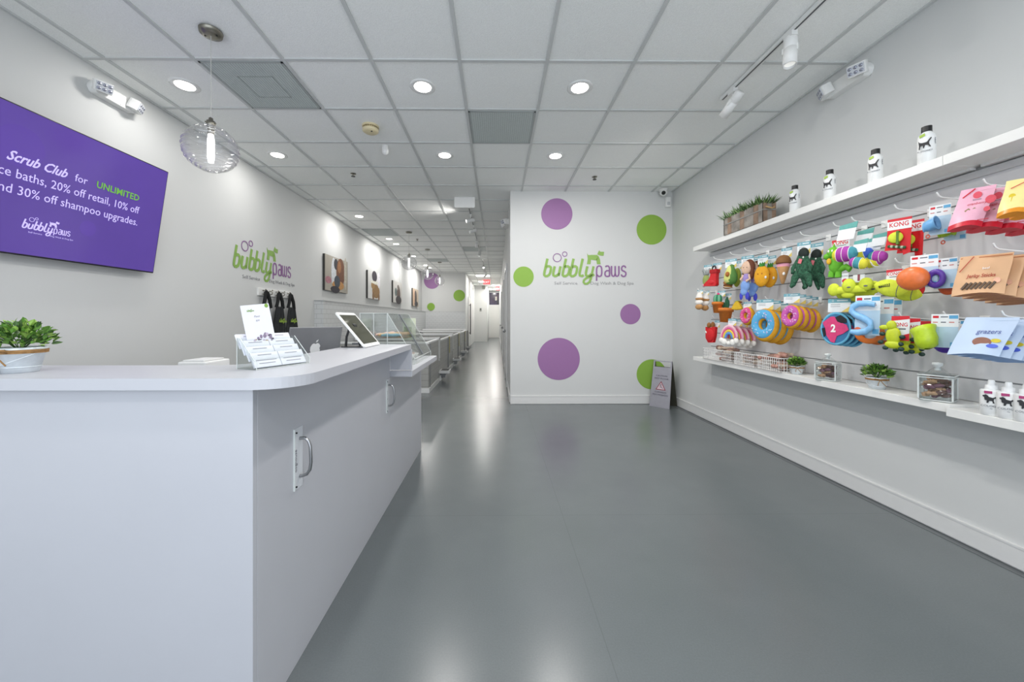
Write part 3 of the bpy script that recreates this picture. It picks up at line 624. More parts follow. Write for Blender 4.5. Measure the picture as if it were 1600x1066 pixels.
# ================================================================ potted plants
LEAF = [mat('leaf_green', '#5d8a35', .5, noise=.25, nscale=60), mat('leaf_light', '#93b755', .5, noise=.25, nscale=60), mat('leaf_dark', '#35571f', .5, noise=.25, nscale=60)]
GALV = mat('galvanised_metal', '#d6dde2', .35, .35, noise=.12, nscale=30); RAFF = mat('raffia', '#9a7446', .8, noise=.25, nscale=80)
SOIL = mat('potting_soil', '#2c2118', .9, noise=.3)
def leafblob(b, n, cx, cy, cz, rx, ry, rz, ls, seed, mats=None, droop=False):
    rnd = random.Random(seed); mats = mats or LEAF
    for i in range(n):
        u, v = rnd.random()*2*PI, rnd.random(); rad = .35+.65*math.sqrt(rnd.random())
        ct = 1-1.25*v; sn = math.sqrt(max(0, 1-ct*ct))
        p = Vector((cx+rx*rad*sn*math.cos(u), cy+ry*rad*sn*math.sin(u), cz+rz*rad*ct))
        out = Vector((sn*math.cos(u), sn*math.sin(u), .5*ct+.5)).normalized()
        out = (out+Vector((rnd.uniform(-.5, .5), rnd.uniform(-.5, .5), rnd.uniform(-.3, .5)))).normalized()
        L = ls*rnd.uniform(.7, 1.25); w = L*.27
        M = T(*p) @ out.to_track_quat('Y', 'Z').to_matrix().to_4x4() @ R(rnd.uniform(-1, 1), 'Y')
        vs = [(0, 0, 0), (w, L*.35, .12*L), (w*.8, L*.7, .06*L), (0, L, -.08*L), (-w*.8, L*.7, .06*L), (-w, L*.35, .12*L), (0, L*.4, 0), (0, L*.7, 0)]
        b.add(vs, [(0, 1, 6), (1, 2, 7, 6), (2, 3, 7), (7, 3, 4), (6, 7, 4, 5), (0, 6, 5)], rnd.choices(mats, (5, 3, 3))[0], False, M)
def bucket_plant(loc, s, lab, seed, bow=True, rz=0, hw=1):
    o = thing('potted_plant', lab, 'plant', loc, rz, 'green plants in small metal buckets')
    b = B(S(s)); b.lathe([(.3, 0), (.32, .02), (.42, .52), (.45, .54), (.45, .6), (.42, .62), (.40, .6), (.38, .5)], GALV, seg=32, close=False).cyl(.3, 0, .01, GALV, seg=24).torus(.345, .012, GALV, T(0, 0, .14)); b.build('bucket', o)
    B(S(s)).cyl(.39, .5, .53, SOIL, seg=24).build('soil', o)
    b = B(S(s)); b.torus(.447, .02, RAFF, T(0, 0, .52)).torus(.45, .016, RAFF, T(0, 0, .485)).torus(.452, .018, RAFF, T(0, 0, .545))
    if bow:
        for sx in (-1, 1):
            b.tube([(0, -.455, .51), (sx*.1, -.5, .56), (sx*.22, -.46, .57), (sx*.24, -.45, .5), (sx*.1, -.48, .49), (0, -.455, .51)], .018, RAFF)
            b.tube([(0, -.455, .51), (sx*.08, -.46, .36), (sx*(.1 if sx < 0 else .22), -.44, .2)], .016, RAFF)
    b.build('raffia_tie', o)
    b = B(S(s)); b.tube([(-.43, 0, .5), (-.46, -.1, .3), (-.3, -.4, .12), (0, -.47, .16), (.3, -.4, .3), (.45, -.1, .45), (.43, 0, .5)], .008, GALV, rs=6); b.build('wire_handle', o)
    b = B(S(s)); leafblob(b, 300 if s < .12 else 430, 0, 0, .74, .58*hw, .58*hw, .46, .21 if s < .12 else .16, seed)
    for k in range(16):
        a = k*2.4; b.tube([(0, 0, .5), (.2*math.cos(a), .2*math.sin(a), .75), (.45*hw*math.cos(a), .45*hw*math.sin(a), .9)], .01, LEAF[2], rs=5)
    b.build('foliage', o)
c = at(18, 583, Z=1.028)
bucket_plant((c.x, c.y+.02, 1.028), .125, 'leafy green plant in a metal bucket with a raffia bow, on the ledge', 11, hw=.95)
# ================================================================ display case on the lower countertop
o = thing('acrylic_display_case', 'clear acrylic display case with a slanted front on the lower countertop', 'display case', (-.60, 2.75, .8595)); X0, Xf, hc, D = -.40, -.20, .375, .66
def pane(b, pts, m=ACRYL): b.add([Vector(p) for p in pts], [tuple(range(len(pts)))], m)
sec = [(X0, 0), (0, 0), (0, .04), (Xf, hc), (X0, hc)]
b = B()
for y in (0, D): b.plate([(x, z) for x, z in sec], y, y+.004, ACRYL)
b.plate([(X0, 0), (X0+.004, 0), (X0+.004, hc), (X0, hc)], 0, D, ACRYL); b.build('side_panes', o)
B().plate([(X0, hc-.004), (Xf, hc-.004), (Xf, hc), (X0, hc)], 0, D, ACRYL).build('top_pane', o)
B().plate([(-.004, .04), (0, .04), (Xf, hc), (Xf-.004, hc)], 0, D, ACRYL).plate([(-.004, 0), (0, 0), (0, .04), (-.004, .04)], 0, D, ACRYL).build('slanted_lid', o)
B().box(X0+.004, -.06, .004, D-.004, .19, .194, ACRYL).build('shelf', o)
b = B()
for y in (0, D):
    for i in range(5):
        p, q = sec[i], sec[(i+1) % 5]; b.tube([(p[0], y, p[1]), (q[0], y, q[1])], .0019, EDGE, rs=6)
for p in sec: b.tube([(p[0], 0, p[1]), (p[0], D, p[1])], .0019, EDGE, rs=6)
for x in (X0, -.3, Xf): b.tube([(x, 0, 0), (x, 0, hc)], .0025, EDGE, rs=6)
b.build('edge', o)
b = B(); b.tube([(-.0, D*.45, .05), (-.1, D*.45, .22), (-.19, D*.45, .37)], .006, mat('grey_rod', '#77797d', .4, .3, noise=.02), rs=8); b.build('lid_stay', o)
pr = B(); pr.box(-.09, .09, 0, .002, 0, .16, mat('green_leaflet', '#a9b98a', .6, noise=.15, nscale=30)); 
o2 = thing('price_leaflet', 'pale green leaflet standing behind the slanted lid of the display case', 'leaflet', (-.80, 3.44, 1.0), .5)
B().box(-.06, .06, 0, .003, 0, .2, mat('pale_leaflet', '#d5dbc4', .6, noise=.05)).build('sheet', o2); B().box(-.05, .02, -.001, 0, .02, .12, mat('leaflet_print', '#7a9057', .6, noise=.2, nscale=40)).build('print', o2)
CH = [mat('chew_tan', '#c6a377', .7, noise=.2, nscale=40), mat('chew_brown', '#8a5f44', .7, noise=.3, nscale=40), mat('chew_pink', '#d8b3a6', .7, noise=.1, nscale=40), mat('chew_blue', '#7da0ab', .6, noise=.1), mat('chew_dark', '#4b3832', .7, noise=.3)]
def bone(name, m, L, r, loc, rz, label, cat, group, shape='bone', rx=0, parent=None):
    b = B(R(rx, 'Y'))
    if shape == 'bone':
        b.tube([(-L/2, 0, r), (0, 0, r*1.05), (L/2, 0, r)], r*.6, m, rs=8)
        for sx in (-1, 1):
            for sy in (-1, 1): b.ell(sx*L/2, sy*r*.55, r, r*.75, r*.75, r*.7, m, seg=8, rings=6)
    elif shape == 'stick': b.tube([(-L/2, 0, r), (-L/4, r*.6, r*1.2), (0, -r*.4, r), (L/4, r*.6, r*1.1), (L/2, 0, r)], r, m, rs=8, rad=[r*.6, r, r*.9, r, r*.55])
    else: b.ell(0, 0, r, L/2, r*1.3, r, m, seg=10, rings=7)
    o = b.build(name, label=label, cat=cat, group=group); o.location = loc; o.rotation_euler = (0, 0, rz); return o
random.seed(5)
for k in range(9):
    m = CH[(3, 0, 2, 0, 0, 2, 0, 4, 2)[k]]
    bone('dog_chew', m, .15, .013, (-.80-.045*(k % 3), 2.86+.058*k, 1.055), .4+.2*(k % 3), ['blue-grey', 'tan', 'pink', 'tan', 'tan', 'pink', 'tan', 'dark brown', 'pink'][k]+' dog chew on the upper shelf of the clear display case', 'dog treat', 'dog chews on the display case shelf', 'stick')
for k in range(3):
    c = (-.72, 2.88+.14*k, .865); o = thing('treat_bowl', 'white bowl of dog biscuits at the bottom of the display case, %s' % ['nearest', 'middle', 'farthest'][k], 'bowl', c)
    B().lathe([(.03, 0), (.05, .01), (.062, .04), (.058, .04), (.045, .014)], WHT if k != 0 else mat('ochre_bowl', '#a58d4e', .5, noise=.05), close=False).cyl(.045, 0, .01, WHT).build('bowl_body', o)
    for j in range(4): bone('dog_biscuit', CH[(k+j) % 3], .055, .009, (c[0]+.015*math.cos(j*1.6), c[1]+.015*math.sin(j*1.6), .878+.006*j), j*1.3, 'small dog biscuit in a bowl at the bottom of the display case', 'dog treat', 'dog biscuits in the display case bowls')
# ================================================================ bath stalls
RIM = mat('stall_white_rim', '#dedfdf', .35, noise=.01); OLIVE = mat('olive_sponge', '#b5ac7b', .8, noise=.15); STEELG = mat('stall_grey_frame', '#8f9091', .35, .5, noise=.05)
xf = -1.10
names = ['first', 'second', 'third', 'fourth']
def stall(y0, y1, lab):
    o = thing('dog_bath_stall', lab, 'dog bath', (xf, y0, 0), group=None); L = y1-y0
    B().box(-1.6, 0, 0, .1, .0, .79, TILEG).build('divider', o)
    B().box(-1.6, .012, -.01, .11, .79, .835, RIM).build('top_rim', o, bevel=.004)
    B().box(-.09, .012, -.03, .075, .40, .84, RIM).cyl(.012, .010, .016, DARK, T(0, .03, .43) @ R(PI/2, 'Y') @ T(0, 0, 0), 10).build('end_post', o, bevel=.004)
    B().box(-.06, 0, .1, L, 0.1, .76, TILEG).build('front_panel', o)
    B().box(-.06, .012, .1, L, .76, .79, RIM).build('front_rim', o, bevel=.003)
    B().box(-1.55, -.07, .1, L, .25, .30, mat('tub_white', '#dcdde0', .25, noise=.01)).build('tub_floor', o)
    B().box(-.05, .02, .1, L, .0, .1, RIM).build('plinth', o)
    B().box(.0, .02, L*.62, L*.72, .42, .79, OLIVE).box(.0, .02, L*.60, L*.62, .1, .79, STEELG).build('sponge_strip', o)
    t = B().box(-.02, .19, L*.02, L*.16, .145, .2, RIM).build('step_tray', o, bevel=.008)
    B().box(.02, .165, L*.035, L*.145, .2, .204, DARK).build('anti_slip_pad', t)
    B().box(-.02, .1, L*.08, L*.10, .05, .145, STEELG).tube([(.14, L*.09, .145), (.03, L*.1, .03)], .008, STEELG).build('step_bracket', o)
    return o
ys = [7.16, 9.35, 11.5, 13.6]
for k in range(4): stall(ys[k], ys[k+1]-.05 if k < 3 else YB-.03, ['nearest full dog bath stall with a white end post beyond the display case', 'second dog bath stall from the counter with a small white step', 'third dog bath stall from the counter with a small white step', 'farthest dog bath stall against the rear wall'][k])
o = thing('dog_bath_stall', 'short tiled end unit of the bath row, nearest the reception counter', 'dog bath', (xf, 6.06, 0))
B().box(-1.6, 0, 0, .1, .075, .79, TILEG).box(-.06, 0, .1, 1.06, .075, .79, TILEG).build('front_panel', o)
B().box(-1.6, .012, -.01, .11, .79, .82, RIM).box(-.06, .012, .1, 1.05, .79, .82, RIM).build('top_rim', o, bevel=.004)
B().box(-1.6, .015, -.012, .1, 0, .075, RIM).box(-.05, .015, .1, 1.06, 0, .075, RIM).build('plinth', o)
B().box(.0, .012, .12, .14, .075, .79, STEELG).build('door_gap_trim', o)
c = at(667, 510, Y=11.0); o = thing('shower_head', 'black hand shower resting on the bath stall rim', 'shower head', (c.x, 9.42, .836))
B().ell(0, 0, .05, .035, .035, .03, DARK).tube([(.02, 0, .05), (.14, 0, .02), (.2, 0, .006)], .01, DARK).build('spray_head', o)
B().tube([(0, 0, .03), (-.05, 0, .008), (-.3, .02, .008), (-.5, 0, .008)], .007, DARK).build('hose', o)
# ================================================================ portraits and aprons on the left wall
random.seed(9)
def portrait(y0, y1, zb, zt, bg, shapes, lab):
    o = thing('canvas_portrait', lab, 'picture', (XL+.003, y0, zb), PI/2)
    w, h = y1-y0, zt-zb
    B().box(0, w, -.035, 0, 0, h, mat('canvas_edge', '#3c3a38', .7, noise=.05)).build('stretcher', o)
    b = B().box(.001, w-.001, -.0365, -.035, .001, h-.001, mat('canvas_bg_'+bg, bg, .7, noise=.08, nscale=6))
    for i, (cx, cz, rx, rz, col) in enumerate(shapes):
        b.plate(circ(cx*w, cz*h, rx*w, rz*h, 22), -.0372-.0002*i, -.0366, mat('canvas_'+col, col, .7, noise=.2, nscale=25))
    b.build('printed_canvas', o)
def yy(px): return at(px, 450, X=XL).y
a = at(504, 396, X=XL); e = at(504, 453, X=XL)
zt, zb = a.z, e.z
y1 = yy(504); y2 = yy(540); portrait(y1, y2, zb, zt, '#a39d92', [(.35, .55, .10, .42, '#c9cdd2'), (.45, .8, .09, .16, '#33343a'), (.66, .6, .19, .42, '#6e4630'), (.60, .75, .08, .18, '#94653f'), (.55, .2, .26, .14, '#b5854e'), (.5, .3, .13, .18, '#3d4650'), (.42, .06, .2, .1, '#2e2b33'), (.13, .3, .12, .1, '#a3707a'), (.88, .6, .06, .5, '#b5b0a2')], 'square canvas photo of a handler with a dog on the left wall, nearest the logo')
y1 = yy(572); y2 = yy(592); portrait(y1, y2, zb-.02, zt, '#cdccca', [(.62, .3, .3, .26, '#8a6a41'), (.38, .5, .14, .14, '#97764b'), (.4, .12, .08, .14, '#7d6040'), (.85, .12, .07, .14, '#7d6040'), (.5, .85, .2, .2, '#37313a'), (.85, .75, .12, .3, '#dddbe0'), (.5, .62, .3, .05, '#d9d7c9')], 'canvas photo of a standing golden dog, second from the front on the left wall')
y1 = yy(612); y2 = yy(626); portrait(y1, y2, zb-.02, zt-.02, '#c4c2be', [(.6, .4, .2, .42, '#5b4a44'), (.55, .75, .12, .12, '#6d655f'), (.6, .15, .32, .2, '#3a3638'), (.3, .5, .12, .2, '#5d6a68')], 'canvas photo of a dark dog, third from the front on the left wall')
y1 = yy(643); y2 = yy(652); portrait(y1, y2, zb-.03, zt-.03, '#b5a795', [(.5, .5, .2, .42, '#4b4542'), (.6, .15, .3, .15, '#4b4a4e'), (.2, .5, .15, .5, '#bd9c83')], 'farthest canvas photo on the left wall, beside the rear wall')
a = at(401, 457, X=XL); e = at(452, 457, X=XL)
o = thing('coat_rack', 'white wall rack with silver hooks on the left wall below the logo', 'hook rack', (XL, a.y, a.z+.01), PI/2); wr = e.y-a.y
B().box(0, wr, -.02, 0, -.045, .05, WHT).build('board', o, bevel=.004)
for k in range(5):
    B(T(wr*(.12+.19*k), 0, 0)).tube([(0, -.02, .02), (0, -.045, .018), (0, -.06, .0), (0, -.05, -.02), (0, -.022, -.025)], .006, NICKEL).ell(0, -.058, .03, .009, .009, .009, NICKEL, seg=8, rings=6).build('hook', o)
APR = mat('black_apron_cloth', '#26282a', .9, noise=.2, nscale=30); STRAPW = mat('apron_strap', '#111214', .8, noise=.1); APG = mat('apron_logo_green', '#9fbf45', .7, noise=.05)
def apron(k, wv, lab, zlow, logo_on=True, x2=0):
    yk = a.y+wr*(.12+.19*k)
    o = thing('apron', lab, 'apron', (XL+.065, yk, a.z+.012), PI/2)
    b = B(); rnd = random.Random(k)
    b.tube([(-.012, 0, .0), (-.03-x2, 0, -.10), (-.045-x2, .01, -.18)], .02, STRAPW).tube([(.012, 0, .0), (.05, -.01, -.10), (.085, 0, -.19)], .022, STRAPW).torus(.014, .01, STRAPW, R(PI/2, 'X'), a0=0, a1=PI, seg=8); b.build('neck_strap', o)
    n = 18; vs = []; rows = 9
    for j in range(rows+1):
        t = j/rows; z = -.17-(zlow-.17)*t; hw = (.075+.06*min(1, t*3))*wv
        for i in range(n+1):
            u = i/n*2-1; vs.append((.01+u*hw, .02*math.sin(u*7+k)*(.4+t)-.01, z))
    m = n+1; fs = [(j*m+i, j*m+i+1, (j+1)*m+i+1, (j+1)*m+i) for j in range(rows) for i in range(n)]
    b = B(); b.add(vs, fs, APR, True); b.add([(x, y+.008, z) for x, y, z in vs], [f[::-1] for f in fs], APR, True); b.build('cloth_body', o)
    if logo_on:
        b = B(); logo(b, APG, APG, APG, T(-.075, -.045, -.37) @ S(.19/875, 1, .19/875), d=.001, small=False); b.build('printed_logo', o)
apron(0, .6, 'folded black apron on the leftmost hook of the wall rack', .8, False)
apron(2, .98, 'black apron with a green logo on the middle hook of the wall rack', 1.0)
apron(4, .98, 'black apron with a green logo on the rightmost hook of the wall rack', 1.0)
# ================================================================ wet floor sign
STE = mat('satin_steel_sign', '#a4a3ab', .35, .35, noise=.04)
o = thing('wet_floor_sign', 'brushed steel folding wet floor sign in the corner of the end wall', 'floor sign', (at(1030, 637, Z=0).x, at(1030, 637, Z=0).y-.0, 0), -.85)
w, h = .138, .63
lean = R(-.18, 'X'); b = B(T(0, -.0, 0) @ lean)
b.plate([(-w, 0), (w, 0), (w-.012, h), (w-.03, h), (w-.03, h-.085), (-w+.03, h-.085), (-w+.03, h), (-w+.012, h)], -.003, .003, STE).box(-w+.012, w-.012, -.006, .004, h-.012, h, STE)
fp = b.build('front_leaf', o)
b = B(T(0, .235, 0) @ R(.18, 'X')); b.plate([(-w, 0), (w, 0), (w-.012, h), (w-.03, h), (w-.03, h-.085), (-w+.03, h-.085), (-w+.03, h), (-w+.012, h)], -.003, .003, mat('sign_back', '#5b5b50', .4, .6, noise=.05)); b.build('rear_leaf', o)
Ms = lean; RD = mat('sign_red', '#8d3a44', .5, noise=.02); SK = mat('sign_black', '#3a3a4a', .5, noise=.02)
b = B(Ms); b.text('CAUTION', .030, SK, T(0, -.004, .415), .001, sx=1.15); b.text('WET FLOOR', .030, SK, T(0, -.004, .378), .001, sx=1.15)
b.text('CUIDADO', .030, SK, T(0, -.004, .195), .001, sx=1.15); b.text('PISO MOJADO', .030, SK, T(0, -.004, .158), .001, sx=1.1); b.build('lettering', fp)
b = B(Ms); tri = [(-.07, .235), (.07, .235), (0, .355)]; b.plate(tri, -.0045, -.003, RD); b.plate([(-.054, .244), (.054, .244), (0, .337)], -.0052, -.0045, mat('sign_pale', '#c9b6bd', .5, noise=.02)); 
b.plate(circ(.0, .305, .007, n=12), -.006, -.005, SK).ribbon([(0, .297), (.006, .278), (-.01, .268)], .006, .006, SK).ribbon([(.006, .278), (.02, .262), (.03, .258)], .006, .006, SK).ribbon([(-.004, .292), (-.018, .285)], .005, .006, SK); b.build('warning_triangle', fp)
# ================================================================ shelves and slatwall on the right wall
XS = XR-.018
fc = at(1083, 392, Y=4.28); XFr = fc.x
def shelf(y0, y1, z0, z1, x0, lab, seams=()):
    o = thing('wall_shelf', lab, 'shelf', (XR, y0, z0)); b = B().box(x0-XR, -.0005, 0, y1-y0, 0, z1-z0, SHELFM); b.build('board', o, bevel=.002)
    B().box(-.05, -.019, .02, y1-y0-.02, -.014, 0, TRIM).build('support_rail', o)
shelf(1.875, 4.28, 1.968, 2.018, XFr, 'upper white shelf holding the wooden planter box and four bottles')
shelf(-1.9, 1.873, 1.968, 2.018, XFr, 'upper white shelf section nearest the camera, running out of the frame')
shelf(3.32, 4.28, .722, .764, XFr, 'far section of the lower white shelf under the wire baskets')
shelf(1.845, 3.318, .722, .764, XFr, 'middle section of the lower white shelf holding jars and potted plants')
shelf(-1.9, 1.843, .708, .750, XFr-.02, 'nearest lower white shelf section holding the white spray bottles')
SLAT = mat('slatwall_grey_white', '#d3d4d5', .45, noise=.01); SLATD = mat('slat_groove', '#8f9192', .5, noise=.02)
o = thing('slatwall_panel', 'pale grey slatwall panel with horizontal grooves between the two shelves', 'wall panel', (XR, 4.28, .766))
b = B(); zz = .766; gs = [.883+.152*k for k in range(8)]
for g_ in gs+[1.952]:
    top = min(g_-.004, 1.952)
    if top > zz: b.box(-.018, -.0005, -6.2, 0, zz-.766, top-.766, SLAT)
    zz = g_+.004
b.build('slat_boards', o, bevel=.0015, seg=1)
B().box(-.011, -.0006, -6.2, -.001, 0, 1.186, SLATD).build('groove_channel', o)
B().box(-.03, -.0183, -6.2, 0, 1.145, 1.18, mat('top_rail_grey', '#c4c5c6', .4, noise=.01)).build('top_rail', o)
# ---------------------------------------------------------------- hooks
HK = mat('white_hook_wire', '#f6f6f4', .35, noise=.01)
hk0 = None
def hook(y, z, lab, L=.215):
    global hk0
    if hk0 is None:
        hk0 = thing('display_hook', lab, 'hook', (XS, y, z), group='white display hooks in the slatwall')
        B().box(-.006, 0, -.02, .02, -.025, .02, HK).build('back_plate', hk0, bevel=.002)
        B().tube([(-.004, 0, 0), (-L*.5, 0, .008), (-L*.88, 0, .016), (-L*.95, 0, .024), (-L, 0, .042)], .0036, HK, rs=8).build('rod', hk0)
        return hk0
    return dup(hk0, (XS, y, z), lab)
# ---------------------------------------------------------------- toys: unit drawings (hang point at 0, drop down to z = -1, front is -y)
def C(name, col, **k): k.setdefault('noise', .08); k.setdefault('nscale', 60); k.setdefault('rough', .75); return mat(name, col, **k)
TEAL = C('card_teal', '#6fa5b3', rough=.5); CARDW = C('card_white', '#e6e9ea', rough=.5, noise=.02); CBLUE = C('card_pale_blue', '#bcd9ea', rough=.5, noise=.1, nscale=10)
REDK = C('card_red', '#cf2430', rough=.45, noise=.02); INKD = C('card_ink', '#5a5f6a', rough=.5); FELT = C('tennis_felt', '#cfdb3a', bump=.3, bscale=400); CLEARP = glassy('clear_toggle', (.9, .9, .92))
def card(w, z0, z1, x=0, head=TEAL, base=CARDW, y=.01, tl=0, yel=True):
    def f(b):
        M = T(x, 0, 0) @ R(tl, 'Y'); b.box(-w/2, w/2, y, y+.008, z1, z0, base, M); b.box(-w/2-.002, w/2+.002, y-.003, y+.01, z0-(z0-z1)*.3, z0, head, M)
        b.torus(.012*1.6, .004, CARDW, M @ T(-w*.28, y-.004, z0-(z0-z1)*.15) @ R(PI/2, 'X'), seg=12, rs=5)
        b.box(-w*.1, w*.38, y-.005, y-.002, z0-(z0-z1)*.18, z0-(z0-z1)*.11, CARDW, M)
        if yel: b.plate([(w*.1, z1), (w/2, z1), (w/2, z1+(z0-z1)*.45)], y-.002, y+.002, C('card_yellow', '#e0c66a', rough=.5), M)
        for k in range(2): b.box(-w*.38, w*.05, y-.003, y-.001, z0-(z0-z1)*(.45+.14*k), z0-(z0-z1)*(.42+.14*k), INKD, M)
    return ('hang_card', f)
def kcard(w, z0, z1, x=0, y=.01, box=False):
    def f(b):
        b.box(x-w/2, x+w/2, y, y+.01, z1, z0, CARDW); b.plate([(x-w/2, z0), (x+w/2, z0), (x+w/2, z0-(z0-z1)*.12), (x-w/2, z0-(z0-z1)*.2)], y-.004, y+.0, REDK)
        b.text('KONG', w*.30, REDK, T(x-w*.04, y-.004, z0-(z0-z1)*.42), .002, bold=.002)
        b.box(x-w*.3, x+w*.3, y-.003, y, z0-(z0-z1)*.55, z0-(z0-z1)*.5, INKD)
        b.plate([(x-w/2, z1), (x+w/2, z1), (x+w/2, z1+(z0-z1)*.3), (x, z1+(z0-z1)*.2), (x-w/2, z1+(z0-z1)*.05)], y-.004, y, REDK)
    return ('hang_card', f)
def bcard(w, z0, z1, x=0, y=.01):
    def f(b):
        b.box(x-w/2, x+w/2, y, y+.008, z1, z0, CARDW); hgt = z0-z1
        b.box(x-w/2, x+w/2, y-.002, y, z1, z1+hgt*.62, C('card_photo_blue', '#b5cfe0', rough=.4, noise=.12, nscale=8))
        b.box(x+w*.16, x+w*.48, y-.003, y, z0-hgt*.14, z0-hgt*.04, C('card_sky', '#5fa8d3', rough=.4)); b.text('petstages', hgt*.05, CARDW, T(x+w*.32, y-.004, z0-hgt*.11), .001)if False else None
        b.box(x-w*.44, x-w*.22, y-.003, y, z0-hgt*.12, z0-hgt*.05, REDK); b.box(x-w*.15, x+w*.12, y-.003, y, z0-hgt*.10, z0-hgt*.07, INKD)
        for k in range(3): b.box(x-w*.44+.3*k*w, x-w*.25+.3*k*w, y-.003, y, z0-hgt*.26, z0-hgt*.23, (C('card_rose', '#c97b74', rough=.5), INKD)[k % 2])
        b.box(x+w*.22, x+w*.46, y-.003, y, z1+hgt*.04, z1+hgt*.16, _M['card_sky'])
    return ('hang_card', f)
made = []
NUM = ['front of its hook', 'second on its hook', 'third on its hook', 'fourth on its hook', 'fifth on its hook']
def toy(name, label, px, top, bot, parts, X=2.27, t=.38, n=1, dx=.034, dy=0, cat='dog toy', dz=-.006, group=None, hk=None, sx=.76, lean=.06, sy=None):
    if sy is None: sy = .72 if n == 1 or name == 'treat_bag' else .5
    p = at(px, top, X=X); h = (bot-top)*p.y/F
    if name.endswith('bag'): cat = 'dog treats'; lean = .34
    LM = R(-lean, 'X') @ S(h*sx, h*sy, h)
    o = thing(name, label+(', '+NUM[0] if n > 1 else ''), cat, p, -PI/2+t, group or (label if n > 1 else None))
    for pn, fn in parts:
        b = B(LM); fn(b)
        b.build(pn, o)
    for k in range(1, n):
        dup(o, p+Vector((dx*k, dy*k, dz*k)), label+', '+NUM[k], -PI/2+t-.05*k)
    if hk: hooks.append((p.y, hk))
    made.append(o); return o
hooks = []
def P(n_, f): return (n_, f)
BLK = C('toy_black', '#1d1d20', rough=.4); WH = C('toy_white', '#eceae4', noise=.02)
EYE = BLK
# --- row 1
def koala(b):
    b.ell(0, -.1, -.36, .2, .15, .14, C('plush_grey', '#9aa0a0', bump=.3)); 
    for s_ in (-1, 1): b.ell(s_*.2, -.1, -.24, .08, .05, .08, _M['plush_grey'], seg=10); b.ell(s_*.08, -.24, -.34, .02, .02, .02, BLK, seg=6)
    b.ell(0, -.1, -.68, .2, .14, .26, C('plush_sage', '#93a05c')); b.ell(-.1, -.12, -.9, .09, .1, .08, C('plush_blush', '#cfa3ad'))
toy('plush_koala', 'small grey koala plush behind the red boot', 1106, 414, 450, [card(.5, 0, -.3), P('plush_body', koala)], X=2.34)
def boot(b):
    rd = C('boot_red', '#c4161f', rough=.45)
    pts = [(-.02, -.28), (.38, -.3), (.36, -.62), (.38, -.93), (.3, -.99), (-.42, -.95), (-.44, -.88), (-.3, -.78), (-.12, -.68), (-.03, -.55)]
    b.plate(pts, -.24, -.02, rd); b.box(-.05, .41, -.27, 0, -.43, -.28, C('boot_dark_red', '#a50f18')); b.ell(.05, -.13, -.82, .36, .14, .16, rd)
def strap(b): b.torus(.11, .035, BLK, T(.12, -.13, -.24) @ R(PI/2, 'X') @ R(0, 'Z'))
toy('plush_boot', 'red rubber boot dog toy with a black strap', 1116, 412, 449, [card(.55, 0, -.3, x=.2), P('boot_body', boot), P('strap', strap)], X=2.25, t=.3, hk=1)
def avo(b):
    b.lathe([(.0001, -.5), (.2, -.46), (.3, -.32), (.28, -.12), (.16, .12), (.1, .26), (.0001, .3)], C('avocado_green', '#4c7a33'), T(.06, -.02, -.5) @ S(1, .62, 1), 20)
    b.lathe([(.0001, -.44), (.18, -.4), (.25, -.28), (.23, -.1), (.12, .12), (.06, .22), (.0001, .25)], C('avocado_flesh', '#cfd279'), T(-.02, -.09, -.5) @ S(1, .5, 1), 20)
def pit(b): b.ell(-.03, -.22, -.6, .1, .07, .1, C('avocado_pit', '#a5632b'))
toy('plush_avocado', 'halved green avocado plush with a brown stone', 1142, 405, 446, [card(.55, 0, -.32), P('plush_body', avo), P('stone', pit)], X=2.25, t=.5, hk=1)
toy('plush_avocado', 'second avocado plush with its yellow-green side showing', 1154, 408, 450, [card(.55, 0, -.3), P('plush_body', lambda b: b.ell(0, -.05, -.62, .2, .16, .36, C('avocado_skin', '#8f9c31'))), P('stone', lambda b: b.ell(.02, -.2, -.66, .09, .05, .1, C('stone_red', '#b34b25')))], X=2.35, t=.2)
def burger(b):
    b.ell(0, 0, -.5, .5, .4, .2, C('bun_tan', '#b98547')); b.ell(0, 0, -.7, .52, .42, .1, C('bun_dark', '#7a4a25')); b.ell(0, 0, -.85, .48, .4, .15, _M['bun_tan'])
toy('plush_burger', 'small tan burger plush under the avocado plush', 1138, 432, 452, [P('plush_body', burger)], X=2.33, t=.2)
SKIN = C('plush_skin', '#e0bda3'); HAIR = C('plush_hair', '#6b3a22'); PUR = C('plush_lilac', '#a08cc7'); BLU = C('plush_blue', '#7fa3dd'); DBL = C('plush_deep_blue', '#3f45bd')
def mer_head(b): b.ell(0, -.04, -.28, .15, .12, .16, SKIN); [b.ell(s_*.05, -.15, -.28, .012, .01, .012, EYE, seg=6) for s_ in (-1, 1)]
def mer_hair(b): b.ell(.06, .02, -.25, .16, .13, .17, HAIR); b.ell(.15, .0, -.4, .06, .08, .15, HAIR); b.ell(-.1, .05, -.38, .05, .06, .14, HAIR)
def mer_body(b): b.ell(0, -.04, -.52, .1, .08, .13, PUR); b.tube([(.08, -.05, -.45), (.14, -.12, -.55), (.04, -.16, -.6)], .03, SKIN); b.tube([(-.08, -.05, -.45), (-.15, -.1, -.56)], .03, SKIN)
def mer_tail(b):
    b.ell(-.02, -.04, -.7, .14, .1, .14, BLU); b.ell(-.05, -.04, -.82, .11, .08, .1, BLU)
    b.ell(-.13, -.04, -.93, .05, .04, .09, DBL, T(0, 0, 0)); b.ell(.05, -.04, -.93, .06, .04, .09, DBL)
toy('plush_mermaid', 'mermaid doll plush with brown hair and a blue tail', 1168, 400, 468, [card(.36, 0, -.22), P('head', mer_head), P('hair', mer_hair), P('torso', mer_body), P('tail', mer_tail)], n=2, dx=.075, dz=-.012, dy=.0, t=.45, hk=1)
